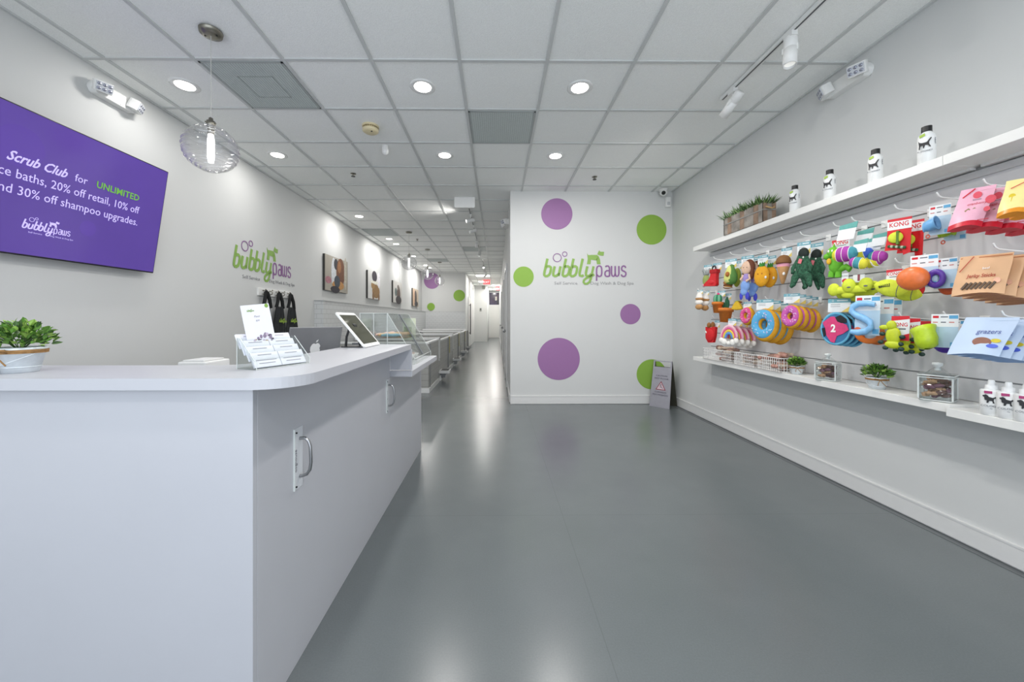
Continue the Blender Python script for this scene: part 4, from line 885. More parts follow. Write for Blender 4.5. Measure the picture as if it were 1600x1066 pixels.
def pine(b):
    b.ell(0, -.04, -.66, .3, .2, .34, C('pineapple_yellow', '#e3a21c', bump=.4, bscale=90)); [b.ell(s_*.08, -.23, -.6, .02, .012, .02, C('toy_rust', '#9c3d12'), seg=6) for s_ in (-1, 1)]; b.ell(.22, -.2, -.72, .045, .03, .045, WH, seg=8)
def pinel(b):
    for k in range(7):
        a = k*.9; b.lathe([(.05, 0), (.06, .06), (.0001, .2)], C('pineapple_leaf', '#3d8a33'), T(.05*math.cos(a), -.04+.05*math.sin(a), -.4) @ R(.4*math.sin(a+1), 'Y') @ R(.3*math.cos(a), 'X'), 6)
toy('plush_pineapple', 'yellow pineapple plush with green leaves', 1192, 399, 449, [card(.4, 0, -.28), P('plush_body', pine), P('leaves', pinel)], n=2, dx=.07, t=.4, hk=1)
def cone(b): b.lathe([(.0001, -.98), (.05, -.96), (.19, -.52)], C('cone_tan', '#cf9d68', bump=.4, bscale=60), T(0, -.04, 0), 20); b.ell(.12, -.22, -.72, .045, .03, .045, WH, seg=8)
toy('plush_ice_cream', 'ice cream cone plush with pink and brown scoops', 1226, 388, 446, [card(.34, 0, -.25, x=.06), P('cone', cone), P('pink_scoop', lambda b: b.ell(0, -.04, -.48, .21, .17, .12, C('scoop_pink', '#e6a0b4'))), P('brown_scoop', lambda b: b.lathe([(.23, -.42), (.24, -.38), (.2, -.28), (.12, -.21), (.0001, -.18)], C('scoop_brown', '#80552c'), T(0, -.04, 0), 20).ell(0, -.04, -.4, .235, .19, .05, _M['scoop_brown']))], t=.4, hk=1)
GS = mat('plush_speckled_green', '#2e5a43', .9, noise=.65, nscale=90, bump=.6, bscale=120)
def dino(b):
    b.ell(0, -.05, -.5, .17, .14, .3, GS); b.ell(.02, -.05, -.26, .13, .13, .13, C('plush_near_black', '#14201c', noise=.3))
    for s_ in (-1, 1):
        b.tube([(s_*.1, -.05, -.65), (s_*.17, -.08, -.78), (s_*.2, -.1, -.9), (s_*.24, -.14, -.96)], .07, GS, rad=[.09, .09, .07, .04]); b.tube([(s_*.12, -.05, -.4), (s_*.22, -.1, -.56), (s_*.2, -.14, -.66)], .05, GS)
    b.tube([(0, .0, -.7), (.05, .05, -.9), (.1, -.02, -.99)], .05, GS, rad=[.08, .06, .03]); b.ell(.06, -.19, -.35, .02, .02, .02, WH, seg=6)
toy('plush_monster', 'dark green speckled plush monster', 1256, 378, 452, [card(.32, 0, -.26), P('plush_body', dino), P('fabric_tag', lambda b: b.box(.08, .16, -.22, -.2, -.46, -.36, C('tag_pink', '#d9737c'), R(.3, 'Y')))], n=2, dx=.095, dz=-.01, t=.42, hk=1)
def drag(b):
    g_ = C('dragon_green', '#67b52c'); b.ell(.02, -.06, -.62, .2, .15, .26, g_); b.ell(-.05, -.1, -.33, .17, .14, .15, g_); b.ell(-.2, -.14, -.42, .1, .09, .08, g_)
    b.tube([(.12, -.06, -.5), (.3, -.06, -.42), (.4, -.06, -.44)], .07, g_); b.tube([(.12, -.06, -.78), (.3, -.06, -.72), (.42, -.06, -.8)], .08, g_); b.tube([(-.08, -.06, -.8), (-.1, -.06, -.95)], .09, g_); b.tube([(.1, -.06, -.82), (.1, -.06, -.97)], .09, g_)
    b.lathe([(.06, 0), (.0001, .14)], g_, T(-.05, -.06, -.22), 8)
toy('plush_dragon', 'bright green dragon plush with a yellow nose patch', 1308, 375, 437, [kcard(.5, 0, -.3, x=.1), P('plush_body', drag), P('eyes', lambda b: [b.ell(x_, -.22, -.3, .03, .02, .035, WH, seg=8) for x_ in (-.12, -.02)]), P('nose_patch', lambda b: b.ell(-.1, -.22, -.56, .07, .04, .08, C('nose_yellow', '#e2b12b')))], t=.35, hk=1)
FP = C('felt_purple', '#a13a9c', bump=.3, bscale=400); FB = C('felt_blue', '#3a62c4', bump=.3, bscale=400); FT = C('felt_teal', '#3f8f9c', bump=.3, bscale=400); FY = C('felt_yellow', '#d9d23a', bump=.3, bscale=400)
def squeaky(ms, rot):
    def f(b):
        M = T(0, -.1, -.72) @ R(rot, 'Y') @ S(.74); n = len(ms)
        for i in range(n):
            a0, a1 = -1+2*i/n, -1+2*(i+1)/n; pr = [(.25*math.sqrt(max(0, 1-(a0+(a1-a0)*j/5)**2))**.8+.0001, .45*(a0+(a1-a0)*j/5)) for j in range(6)]
            b.lathe(pr, ms[i], M @ R(PI/2, 'Y'), 18, close=False)
            if i: b.torus(pr[0][0]+.002, .012, WH, M @ T(.45*a0, 0, 0) @ R(PI/2, 'Y'), seg=20, rs=6)
    return f
for px, tp, bt, ms, rt, lab in ((1325, 351, 417, [FY, FP, FP, FT], -.0, 'purple and yellow felt football in a net bag, leftmost of the cluster'),
    (1352, 360, 418, [FP, FY, FB], -.35, 'yellow and blue felt football toy in the middle of the cluster'),
    (1375, 366, 416, [FT, FP, FP], .1, 'magenta felt ball toy at the right of the football cluster'),
    (1345, 376, 426, [FP, FT, FY], .25, 'magenta and teal felt toy hanging lowest in the football cluster'),
    (1368, 372, 424, [FP, FY, FY, FP], -.2, 'yellow felt football with magenta ends at the bottom right of the cluster')):
    toy('felt_football', lab, px, tp, bt, [('hang_card', lambda b: (b.plate([(-.22, 0), (.26, .04), (.16, -.36), (-.3, -.36)], .0, .012, CARDW), b.plate([(-.22, 0), (.26, .04), (.23, -.1), (-.235, -.1)], -.004, .014, C('card_green_teal', '#5da39c', rough=.5)))), P('felt_body', squeaky(ms, rt))], X=2.22 if px < 1350 else 2.30, t=.3, group='felt football toys', hk=(1 if px == 1325 else None))
def rbox(b):
    b.plate([(-.3, -.02), (.32, 0), (.3, -.95), (.12, -1), (.1, -.86), (-.36, -.84), (-.3, -.5), (-.3, -.3)], 0, .02, C('box_red', '#d41920', rough=.4, noise=.02)); b.box(-.3, .32, -.006, 0, -.3, -.02, CARDW); b.box(-.3, .32, -.008, 0, -.07, 0, REDK); b.text('KONG', .17, REDK, T(0, -.008, -.22), .002, bold=.003)
def rball(b): b.ell(-.06, -.1, -.52, .2, .1, .15, FELT); b.box(-.02, .04, -.215, -.0, -.72, -.36, C('band_green', '#5c7d2c'))
def rrope(b):
    for k in range(7): b.ell(-.22+.065*k, -.09, -.74-.012*k, .05, .05, .04, (C('rope_green', '#2e5a35'), C('rope_pale', '#a9b9a0'))[k % 2], seg=8)
toy('ball_toy_pack', 'red card pack holding a tennis ball with a rope', 1405, 341, 400, [P('backing_card', rbox), P('tennis_ball', rball), P('rope', rrope)], n=2, dx=.07, dz=-.014, t=.42, hk=1)
def cup(col, nm_):
    def f(b): b.lathe([(.10, -.2), (.16, -.16), (.18, 0), (.17, .12), (.23, .2), (.2, .21), (.14, .1)], C(nm_, col, rough=.35), T(-.1, -.16, -.62) @ R(1.35, 'Y') @ R(.2, 'X') @ R(0, 'Z'), 22, close=False).ell(-.28, -.16, -.66, .05, .14, .16, _M[nm_])
    return f
toy('rubber_cup', 'light blue rubber cup toy on a pale card', 1463, 321, 372, [bcard(.6, 0, -.92, x=.1), P('cup_body', cup('#6fa9d9', 'cup_blue')), P('red_ring', lambda b: b.torus(.05, .02, C('ring_red', '#c25a45', rough=.4), T(-.2, -.06, -.95) @ R(PI/2, 'X')))], X=2.24, t=.42, hk=1)
toy('rubber_cup', 'lime green rubber cup toy behind the light blue one', 1487, 330, 381, [bcard(.6, 0, -.92, x=.1), P('cup_body', cup('#93b52a', 'cup_lime')), P('red_ring', lambda b: b.torus(.05, .02, _M['ring_red'], T(-.2, -.06, -.95) @ R(PI/2, 'X')))], X=2.33, t=.42)
# bags
def bag(w, front, gus, th=.16, skew=0, gw=False):
    def f(b):
        n, m_ = 8, 7; vs = []; 
        for side in (-1, 1):
            for j in range(n+1):
                t_ = j/n; z = -t_
                for i in range(m_+1):
                    u = i/m_*2-1; prof = th*(t_**1.3)*(1-abs(u)**3)*.6+.002; y = prof*side+.012*math.sin(u*3+t_*4)
                    vs.append((u*w/2+skew*z+(.012*math.sin(t_*6) if abs(u) > .9 else 0), y, z+.02*math.sin(u*2.2+1)*t_))
        k = (n+1)*(m_+1); q = m_+1
        F1 = [(j*q+i, (j+1)*q+i, (j+1)*q+i+1, j*q+i+1) for j in range(n) for i in range(m_)]
        nb = m_*(n-1) if gw else len(F1)
        b.add(vs, F1[:nb], front, True); b.add(vs, F1[nb:], gus, True); b.add(vs, [tuple(k+x for x in ff)[::-1] for ff in F1], gus if gw else front, True)
        b.add(vs, [(n*q+i, k+n*q+i, k+n*q+i+1, n*q+i+1) for i in range(m_)], gus, True)
        b.add(vs, [(j*q, k+j*q, k+(j+1)*q, (j+1)*q) for j in range(n)]+[(j*q+m_, (j+1)*q+m_, k+(j+1)*q+m_, k+j*q+m_) for j in range(n)], gus, False)
        b.box(-w/2, w/2, -.006, .006, -.09, -.075, front)
    return ('pouch', f)
def ply(z, th=.16): return -(th*((-z)**1.3)*.6+.014)
PK = C('bag_pink', '#dfa9bd', rough=.35, noise=.03); RDG = C('bag_red', '#c01a30', rough=.35)
def pinkprint(b):
    b.ribbon([(-.28, -.22), (-.05, -.03)], .03, .003, RDG, T(0, -.03, 0)); b.plate(circ(0, -.2, .085), ply(-.2)-.004, ply(-.2), C('print_rose', '#d34a5c', rough=.4)); b.plate(circ(.25, -.36, .1), ply(-.36), ply(-.36)+.01, _M['print_rose'])
    b.text('cranberry', .09, RDG, T(0, ply(-.45)-.004, -.45), .002, shear=.3); b.text('biscuits', .055, INKD, T(0, ply(-.3)-.004, -.33), .002)
    b.ribbon([(-.16, -.64), (-.2, -.58), (-.14, -.54), (-.09, -.6), (-.03, -.54), (.03, -.58), (-.0, -.66), (-.09, -.75), (-.16, -.64)], .035, .004, C('biscuit_print', '#8e7a52', rough=.5), T(0, ply(-.65), 0))
    b.plate(circ(.2, -.6, .06), ply(-.6)-.004, ply(-.6)+.01, _M['print_rose']); b.box(-.25, .25, ply(-.86)-.004, ply(-.86), -.865, -.85, RDG)
toy('treat_bag', 'pink treat bag with a red base', 1529, 293, 363, [bag(.66, PK, RDG, .26, .2, True), P('print', pinkprint)], X=2.22, t=.5, n=4, dx=.055, dy=-.03, dz=-.012, hk=1)
YL = C('bag_yellow', '#e6d690', rough=.35, noise=.03); ORB = C('bag_orange', '#d98a1f', rough=.35)
toy('treat_bag', 'pale yellow treat bag with an orange base at the frame edge', 1597, 279, 342, [bag(.62, YL, ORB, .3, .15, True), P('print', lambda b: (b.plate(circ(-.16, -.48, .07), ply(-.48)-.012, ply(-.48), C('print_yellow', '#cdb41e', rough=.4)), b.ribbon([(-.2, -.26), (.2, -.08)], .02, .003, RDG, T(0, -.06, 0)), b.tube([(-.16, ply(-.5)-.01, -.5), (-.18, ply(-.7)-.01, -.68)], .012, _M['print_yellow'])))], X=2.2, t=.5, n=2, dx=.06, hk=1)
# --- row 2
def mac(b):
    tn = C('macaron_tan', '#b98a55'); wt = C('macaron_white', '#ece8e2', noise=.02)
    b.lathe([(.0001, -.12), (.12, -.16), (.2, -.26), (.26, -.4)], wt, T(0, -.05, 0), 18); b.ell(0, -.05, -.44, .3, .24, .08, tn); b.ell(0, -.05, -.62, .3, .24, .14, wt); b.ell(0, -.05, -.84, .27, .22, .14, tn)
toy('plush_ice_cream_sandwich', 'white and tan layered ice cream sandwich plush', 1094, 453, 485, [card(.45, 0, -.2), P('plush_body', mac)], n=2, dx=.07, dz=-.012, t=.3, hk=2)
POT = C('plush_pot_orange', '#d2792c')
def pot(b): b.lathe([(.0001, -.98), (.2, -.98), (.27, -.62), (.32, -.62), (.32, -.5), (.0001, -.48)], POT, T(0, -.04, 0), 20)
def cact(b):
    gd = C('cactus_green', '#2c7a55')
    for k in range(10): a = 2*PI*k/10; b.ell(.17*math.cos(a), -.04+.13*math.sin(a), -.36, .09, .08, .18, (gd, C('cactus_pale', '#6fae8c'))[k % 2], seg=8)
    b.ell(0, -.04, -.34, .2, .16, .2, gd)
toy('plush_cactus', 'round cactus plush in an orange pot with a pink flower', 1123, 455, 490, [card(.5, 0, -.25, x=.2), P('pot', pot), P('cactus', cact), P('flower', lambda b: b.ell(.03, -.06, -.14, .075, .06, .06, C('flower_pink', '#d32f73')))], X=2.24, t=.3)
def cact2(b):
    for x_, z_, l in ((0, -.36, .2), (-.12, -.4, .12), (.12, -.36, .15), (.05, -.3, .2)): b.ell(x_, -.04, z_, .055, .05, l, C('cactus_dark', '#1f5a3c', noise=.3), T(0, 0, 0), 8)
toy('plush_cactus', 'tall dark cactus plush in an orange pot, below the round one', 1136, 459, 505, [card(.42, 0, -.2), P('pot', pot), P('cactus', cact2)], X=2.29, t=.3, hk=2)
def taco(b):
    ty = C('taco_yellow', '#d7b02a'); pts = [(-.62+1.24*i/14, -.9+.62*math.sin(PI*i/14)) for i in range(15)]; b.plate(pts, -.28, .0, ty); b.ell(0, -.14, -.9, .62, .14, .1, ty); b.ell(.1, -.05, -.35, .42, .1, .1, C('taco_filling', '#6d3d1b', noise=.3)); b.ell(-.05, .0, -.3, .4, .06, .1, C('taco_lettuce', '#7d9a35', noise=.3))
toy('plush_taco', 'small yellow taco plush below the mermaid dolls', 1154, 466, 485, [P('plush_body', taco)], t=.3, X=2.27)
def donut(ic, base, sp, R1=.34, r1=.15):
    def body(b): b.torus(R1*1.04, r1*1.12, base, T(.03, .03, -.62+.0) @ R(PI/2, 'X') @ S(1, 1, 1.1), seg=36, rs=12)
    def icing(b):
        M = T(0, -.08, -.60) @ R(PI/2, 'X'); b.torus(R1*.97, r1*.86, ic, M @ S(1, 1, .8), seg=36, rs=12)
        rnd = random.Random(4)
        for k in range(26):
            a = rnd.random()*2*PI; rr = R1+rnd.uniform(-.7, .7)*r1*.8; yy_ = -.08-r1*.86*.8*math.sqrt(max(0, 1-((rr-R1*.97)/(r1*.86))**2))
            b.ell(0, 0, 0, .03, .008, .009, sp[k % len(sp)], T(rr*math.cos(a), yy_, -.60+rr*math.sin(a)) @ R(rnd.random()*PI, 'Y'), 6, 5)
    return [P('donut_body', body), P('icing', icing)]
DY = C('donut_yellow', '#d79c20'); SPR = [C('sprinkle_white', '#f1e9ef', noise=.02), C('sprinkle_pink', '#e2a2cc', noise=.02), C('sprinkle_blue', '#bfe3f3', noise=.02)]
toy('plush_donut', 'small donut plush with pink icing beside the big blue one', 1168, 472, 508, [card(.5, 0, -.25)]+donut(C('icing_hot_pink', '#d94f8e'), DY, SPR[:1], .25, .13), X=2.27, t=.3)
toy('plush_donut', 'large donut plush with sky blue icing', 1195, 468, 533, [card(.5, 0, -.25)]+donut(C('icing_blue', '#5aa9d6'), DY, SPR, .25, .13), X=2.24, t=.45, n=3, dx=.062, dz=-.012, hk=3)
toy('plush_donut', 'yellow donut plush with orchid pink icing', 1237, 459, 518, [card(.5, 0, -.25)]+donut(C('icing_orchid', '#c45aa8'), DY, SPR[:2], .19, .115), X=2.24, t=.42, n=4, dx=.048, dz=-.009, hk=3)
def tbone(b):
    b.tube([(-.75, -.1, -.7), (.6, -.1, -.66)], .16, FELT); b.ell(-.8, -.1, -.64, .28, .24, .26, FELT); b.ell(-.1, -.18, -.52, .3, .26, .28, FELT); b.ell(.6, -.12, -.5, .3, .22, .25, FELT, R(0, 'Y')); b.ell(-.2, .0, -.86, .3, .2, .15, FELT)
toy('tennis_bone', 'yellow tennis-felt bone toy with three round lobes', 1333, 426, 466, [('hang_card', lambda b: (b.box(-.5, -.2, .0, .02, -.42, 0, CARDW), b.ell(-.35, -.0, -.3, .13, .03, .09, REDK), b.text('KONG', .1, INKD, T(-.35, -.004, -.14), .002), b.box(0, .5, .0, .02, -.4, -.1, CARDW), b.box(.2, .3, -.01, 0, -.35, -.1, C('card_maroon', '#8f4a55')))), P('felt_body', tbone), P('black_print', lambda b: [b.ell(x_, y_, z_, .09, .02, .03, INKD) for x_, y_, z_ in ((-.02, -.42, -.6), (.66, -.33, -.58))])], X=2.22, t=.3, n=2, dx=.05, dz=-.02, hk=2)
def foot(b):
    pr = [(.30*max(0, 1-abs(a)**2.1)**.8+.0001, a*.62) for a in [-1+i/10 for i in range(21)]]
    M = T(-.1, -.12, -.66) @ R(PI/2+.25, 'Y'); b.lathe(pr, FELT, M, 20)
    b.torus(.235, .018, C('band_grey', '#5f6c72'), M @ T(0, 0, .3), seg=24, rs=6)
def stitch(b):
    for k in range(6): b.box(-.42+.07*k, -.40+.07*k, -.43, -.36, -.66+.012*k, -.57+.012*k, BLK)
    b.box(-.44, -.03, -.43, -.38, -.62, -.6, BLK, R(0, 'Y'))
toy('tennis_football', 'yellow tennis-felt football with black stitches', 1398, 421, 466, [kcard(.55, 0, -.5, x=-.02, y=.02), ('red_disc', lambda b: b.plate(circ(.22, -.55, .3), .03, .06, REDK)), P('felt_body', foot), P('stitching', stitch)], X=2.24, t=.35, n=2, dx=.085, dz=-.022, hk=2)
ORG = C('rubber_orange', '#e07339', rough=.35)
toy('rubber_ball', 'large orange rubber ball toy on a pale card', 1438, 399, 454, [bcard(.75, 0, -.92, x=.1), P('ball_body', lambda b: b.ell(-.1, -.22, -.68, .46, .3, .34, ORG, seg=24, rings=14))], X=2.22, t=.35, hk=2)
toy('rubber_ring', 'purple rubber ring toy on a pale card', 1471, 404, 457, [bcard(.62, 0, -.9, x=.12), P('ring_body', lambda b: b.torus(.2, .09, C('rubber_purple', '#5b3aa0', rough=.35), T(-.1, -.1, -.6) @ R(PI/2, 'X')))], X=2.25, t=.3)
toy('rubber_ball', 'dark orange rubber ball toy behind the purple ring', 1491, 411, 464, [bcard(.6, 0, -.9, x=.12), P('ball_body', lambda b: b.ell(-.1, -.1, -.68, .3, .12, .28, C('rubber_rust', '#c4552a', rough=.35), seg=24, rings=14))], X=2.30, t=.3)
KR = C('bag_kraft', '#cda27a', rough=.5, noise=.06, nscale=14); KRD = C('bag_kraft_dark', '#a9693a', rough=.5)
def jerk(b):
    b.ribbon([(-.47, -.42), (-.22, -.04)], .025, .003, C('print_russet', '#a33f22', rough=.5), T(0, -.06, 0)); b.text('Jerky Sticks', .12, _M['print_russet'], T(-.02, ply(-.55)-.012, -.58), .002, shear=.15, bold=.002)
    b.text('beef', .08, CARDW, T(.05, ply(-.36)-.012, -.38), .002)
    for k in range(7): b.tube([(-.36+.09*k, ply(-.8)-.01, -.88), (-.26+.09*k, ply(-.8)-.01, -.72)], .03, C('jerky_print', '#5b4634', rough=.5), rs=6)
    b.plate(circ(.3, -.68, .07), ply(-.68)-.012, ply(-.68), C('print_peach', '#d9a68a', rough=.5)); b.box(-.5, .5, -.01, .0, -.07, -.04, KRD)
toy('treat_bag', 'brown kraft bag of jerky sticks', 1541, 398, 466, [bag(1.04, KR, KRD, .18, .06), P('print', jerk)], X=2.21, t=.38, n=5, dx=.045, dy=-.008, dz=-.010, hk=2)
# --- row 3
def fries(b): b.plate([(-.34, -.3), (-.22, -.36), (.3, -.28), (.38, -.3), (.36, -.7), (.26, -.98), (-.1, -1), (-.3, -.8)], -.2, -.02, C('pouch_red', '#c5181f')); b.ell(.02, -.2, -.68, .3, .08, .28, _M['pouch_red'])
toy('plush_chip_cup', 'red pouch plush with two brown tips sticking out', 1114, 501, 536, [card(.35, 0, -.3, x=.32), P('pouch_body', fries), P('brown_tips', lambda b: (b.ell(-.18, -.1, -.22, .13, .1, .13, C('tip_brown', '#8a5a2a')), b.ell(.1, -.1, -.2, .13, .1, .14, _M['tip_brown']))), P('white_trim', lambda b: b.ribbon([(-.3, -.5), (-.18, -.58), (-.12, -.7), (-.16, -.8)], .06, .03, WH, T(0, -.21, 0)))], X=2.25, t=.25, hk=4)
def bow(b):
    for R0, c_, m_ in ((.40, '#e7b7c6', 'rainbow_pale'), (.33, '#d75f8f', 'rainbow_pink'), (.25, '#e7c94f', 'rainbow_yellow'), (.17, '#5b8fd0', 'rainbow_blue')):
        b.torus(R0, .05, C(m_, c_), T(0, -.06, -.72) @ R(PI/2, 'X') @ S(1, 1.1, 1.6), a0=0, a1=PI, seg=18)
def cloud(b):
    for x_, z_, r_ in ((-.36, -.8, .13), (-.22, -.86, .14), (.2, -.86, .14), (.36, -.8, .13), (0, -.9, .1)): b.ell(x_, -.08, z_, r_, .12, r_*.85, WH)
toy('plush_rainbow', 'pastel rainbow plush on white clouds', 1141, 498, 541, [card(.4, 0, -.25, x=.1), P('arch', bow), P('clouds', cloud)], X=2.22, t=.4, n=4, dx=.058, dz=-.008, hk=4)
HP = C('disc_pink', '#cf3a72', rough=.6); DBU = C('disc_blue', '#5ea9c9', rough=.6)
DS = T(0, 0, -.63) @ S(.84, 1, .84) @ T(0, 0, .6)
def disc(b):
    M = DS @ T(0, 0, -.6) @ R(PI/2, 'X'); b.cyl(.36, -.03, .03, C('disc_teal', '#2f6f9c', rough=.6), M, 32); b.torus(.38, .035, DBU, M, seg=36); b.torus(.36, .02, HP, M @ T(0, 0, -.035), seg=36)
def discp(b): b.plate([(-.34, -.45), (-.12, -.3), (-.02, -.3), (.08, -.42), (.3, -.5), (.36, -.62), (.22, -.72), (.06, -.78), (.0, -.95), (-.1, -.93), (-.22, -.78), (-.26, -.6)], -.06, -.03, HP, DS)
def discb(b): b.plate([(.0, -.32), (.14, -.26), (.3, -.36), (.3, -.45), (.16, -.46), (.06, -.42)], -.065, -.03, BLK, DS); b.plate([(-.36, -.6), (-.28, -.58), (-.24, -.76), (-.3, -.82)], -.055, -.03, BLK, DS); b.text('2', .26, WH, DS @ T(-.04, -.068, -.68), .004, bold=.01)
toy('fabric_flying_disc', 'pink and blue fabric flying disc', 1307, 467, 542, [card(.5, 0, -.28, x=.06), P('rim', disc), P('pink_panel', discp), P('black_patches', discb)], X=2.21, t=.42, n=4, dx=.038, dz=-.004, hk=3)
def swv(b):
    pts = []
    for i in range(25):
        t_ = i/24; a = t_*2*PI*.98; pts.append((.26*math.cos(a*.5*2+.3)*(1 if t_ < .5 else 1), -.14, -.2-.7*t_))
    path = [(.28, -.24), (.1, -.2), (-.12, -.2), (-.27, -.27), (-.3, -.38), (-.2, -.48), (0, -.56), (.17, -.66), (.2, -.78), (.08, -.88), (-.12, -.92), (-.3, -.9)]
    b.tube([(x_, -.1, z_) for x_, z_ in path], .075, C('wave_blue', '#86bbe6', rough=.35), rad=[.06, .07, .08, .085, .085, .085, .085, .085, .085, .08, .08, .06])
toy('rubber_wave_toy', 'light blue S-shaped rubber toy on a pale card', 1352, 462, 526, [bcard(.62, .0, -.98, x=.06), P('wave_body', swv), P('red_logo_patch', lambda b: b.ell(-.16, -.02, -.86, .1, .02, .08, C('patch_orange', '#d9653c')))], X=2.21, t=.42, hk=2)
toy('rubber_ring_toy', 'orange rubber ring toy on a card, behind the blue S-shape', 1366, 466, 536, [bcard(.62, .0, -.94, x=.12), P('ring_body', lambda b: b.torus(.22, .075, C('ring_orange', '#e2782f', rough=.35), T(-.06, -.1, -.8) @ R(PI/2, 'X') @ S(1.2, .8, 1)))], X=2.28, t=.42, n=2, dx=.05)
def gator(b):
    g_ = C('gator_lime', '#c2cf26', rough=.45); b.ell(0, -.1, -.56, .22, .17, .26, g_); b.ell(-.05, -.14, -.27, .15, .14, .14, g_); b.ell(-.25, -.18, -.33, .14, .09, .07, g_); b.ell(0, -.1, -.82, .24, .18, .12, g_)
def gfeet(b):
    d_ = C('gator_foot_green', '#17382f', rough=.5)
    for x_, z_ in ((-.3, -.52), (-.34, -.76), (.26, -.6), (.22, -.8), (-.2, -.92), (.24, -.94)): b.ell(x_, -.14, z_, .09, .09, .06, d_)
toy('rubber_alligator', 'lime rubber crocodile toy with dark green feet', 1398, 494, 549, [kcard(.5, 0, -.7, x=.16), P('body', gator), P('feet', gfeet)], X=2.22, t=.38, n=3, dx=.06, dz=-.014, hk=4)
def vcup(b): b.lathe([(.12, -.36), (.26, -.3), (.32, -.1), (.30, .1), (.36, .26), (.33, .27), (.26, .1), (.2, -.1)], C('cup_chartreuse', '#b5cf2b', rough=.35), T(-.22, -.2, -.66) @ R(-.35, 'Y') @ R(-.15, 'X'), 26, close=False).ell(-.16, -.2, -.9, .24, .2, .1, _M['cup_chartreuse'])
toy('rubber_pouch_toy', 'large chartreuse rubber pouch toy on a pale card', 1464, 491, 546, [bcard(.7, 0, -.95, x=.2), P('pouch_body', vcup)], X=2.21, t=.35, hk=4)
toy('rubber_ball', 'purple rubber ball toy behind the chartreuse pouch', 1487, 500, 553, [bcard(.7, 0, -.85, x=.12), P('ball_body', lambda b: b.ell(-.1, -.16, -.66, .38, .18, .34, C('ball_purple', '#4f2f9a', rough=.35), seg=24, rings=14))], X=2.31, t=.35)
BB = C('bag_blue', '#b3c5dc', rough=.4, noise=.05, nscale=8); BBD = C('bag_deep_blue', '#5d8cc4', rough=.35)
def graz(b):
    b.text('grazers', .17, C('print_navy', '#4b5a9c', rough=.5), T(-.02, ply(-.42)-.014, -.44), .002, shear=.35)
    b.plate(circ(-.12, -.66, .2, .12), ply(-.62)-.016, ply(-.62), C('print_meat', '#8a5b49', rough=.5)); b.plate(circ(.16, -.62, .1, .05), ply(-.62)-.018, ply(-.62), C('print_banana', '#cdbb2d', rough=.5)); b.plate(circ(.1, -.76, .12, .05), ply(-.76)-.018, ply(-.76), C('print_berry', '#4d63c9', rough=.5))
toy('treat_bag', 'pale blue bag of soft dog treats', 1550, 496, 560, [bag(1.1, BB, BBD, .2, .3), P('print', graz)], X=2.20, t=.40, n=5, dx=.046, dy=-.006, dz=-.008, hk=4)
made_h = {1: 1.795, 2: 1.491, 3: 1.339, 4: 1.187}
rown = {1: 'top', 2: 'second', 3: 'third', 4: 'lowest'}
for o_, z_ in [(o, None) for o in []]: pass
for (y_, r_) in hooks:
    # the object just above this record names the hook
    oo = min(made, key=lambda q: abs(q.location.y-y_)+.3*abs(q.location.z-made_h[r_]))
    hook(y_, made_h[r_], 'white wire hook in the %s hook row, holding the %s' % (rown[r_], oo.name.split('.')[0].replace('_', ' ')))
# ================================================================ bottles and planter on the upper shelf
BOT = C('bottle_white', '#e9eae9', rough=.3, noise=.01); LBG = C('label_green', '#a6c24e', rough=.5)
def shelf_bottle(px, lab):
    p = at(px, 300, X=2.30); s_ = .205
    o = thing('shampoo_bottle', lab, 'bottle', (2.30, p.y, 2.0185), -PI/2+.55, 'white bottles with black caps on the upper shelf')
    B(S(s_)).lathe([(.0001, 0), (.155, 0), (.17, .02), (.17, .66), (.155, .74), (.1, .81), (.09, .83), (.09, .84)], BOT, seg=28).build('bottle_body', o)
    B(S(s_)).cyl(.10, .835, .98, DARK, seg=24).build('cap', o)
    b = B(S(s_)); cat_ = [(-.11, .50), (-.12, .60), (-.10, .55), (-.06, .53), (.03, .53), (.05, .56), (.10, .63), (.115, .62), (.07, .53), (.07, .48), (.10, .40), (.085, .39), (.05, .45), (.0, .46), (-.02, .39), (-.035, .39), (-.04, .46), (-.08, .46), (-.095, .37), (-.11, .37), (-.105, .46)]
    b.plate(cat_, -.181, -.16, BLK); b.plate([(-.1, .68), (.0, .70), (-.01, .77), (-.1, .74)], -.175, -.13, LBG); b.text('KITTONEX', .055, INKD, T(0, -.178, .29), .004)
    b.text('THERAPY', .04, INKD, T(.155, -.09, .55) @ R(1.1, 'Z') @ R(PI/2, 'Y'), .004); b.build('label_print', o)
for px, lab in ((1242, 'white black-capped cat shampoo bottle next to the planter box, farthest of four'), (1296.5, 'white black-capped cat shampoo bottle, second from the planter box'), (1368, 'white black-capped cat shampoo bottle, third from the planter box'), (1448, 'white black-capped cat shampoo bottle nearest the camera on the upper shelf')): shelf_bottle(px, lab)
WD = mat('weathered_wood', '#8b857e', .85, noise=.4, nscale=14, bump=.4, bscale=30); WD2 = mat('weathered_wood_brown', '#86705f', .85, noise=.4, nscale=14, bump=.4, bscale=30)
pa, pb = at(1137, 330, X=2.29), at(1204, 320, X=2.29)
o = thing('planter_box', 'weathered wooden planter box of green grass with rope handles on the upper shelf', 'planter', (2.305, pb.y, 2.0185)); Lp = pa.y-pb.y-.03; o.location.y += .03
b = B(); hb = .165; n = 9
for k in range(n):
    m_ = (WD, WD2, WD)[k % 3]; b.box(-.055, -.045, Lp*k/n+.001, Lp*(k+1)/n-.001, 0, hb, m_); b.box(.045, .055, Lp*k/n+.001, Lp*(k+1)/n-.001, 0, hb, m_)
for k in range(3): b.box(-.055+.0367*k, -.019+.0367*k, 0, .01, 0, hb, (WD2, WD, WD2)[k]); b.box(-.055+.0367*k, -.019+.0367*k, Lp-.01, Lp, 0, hb, WD)
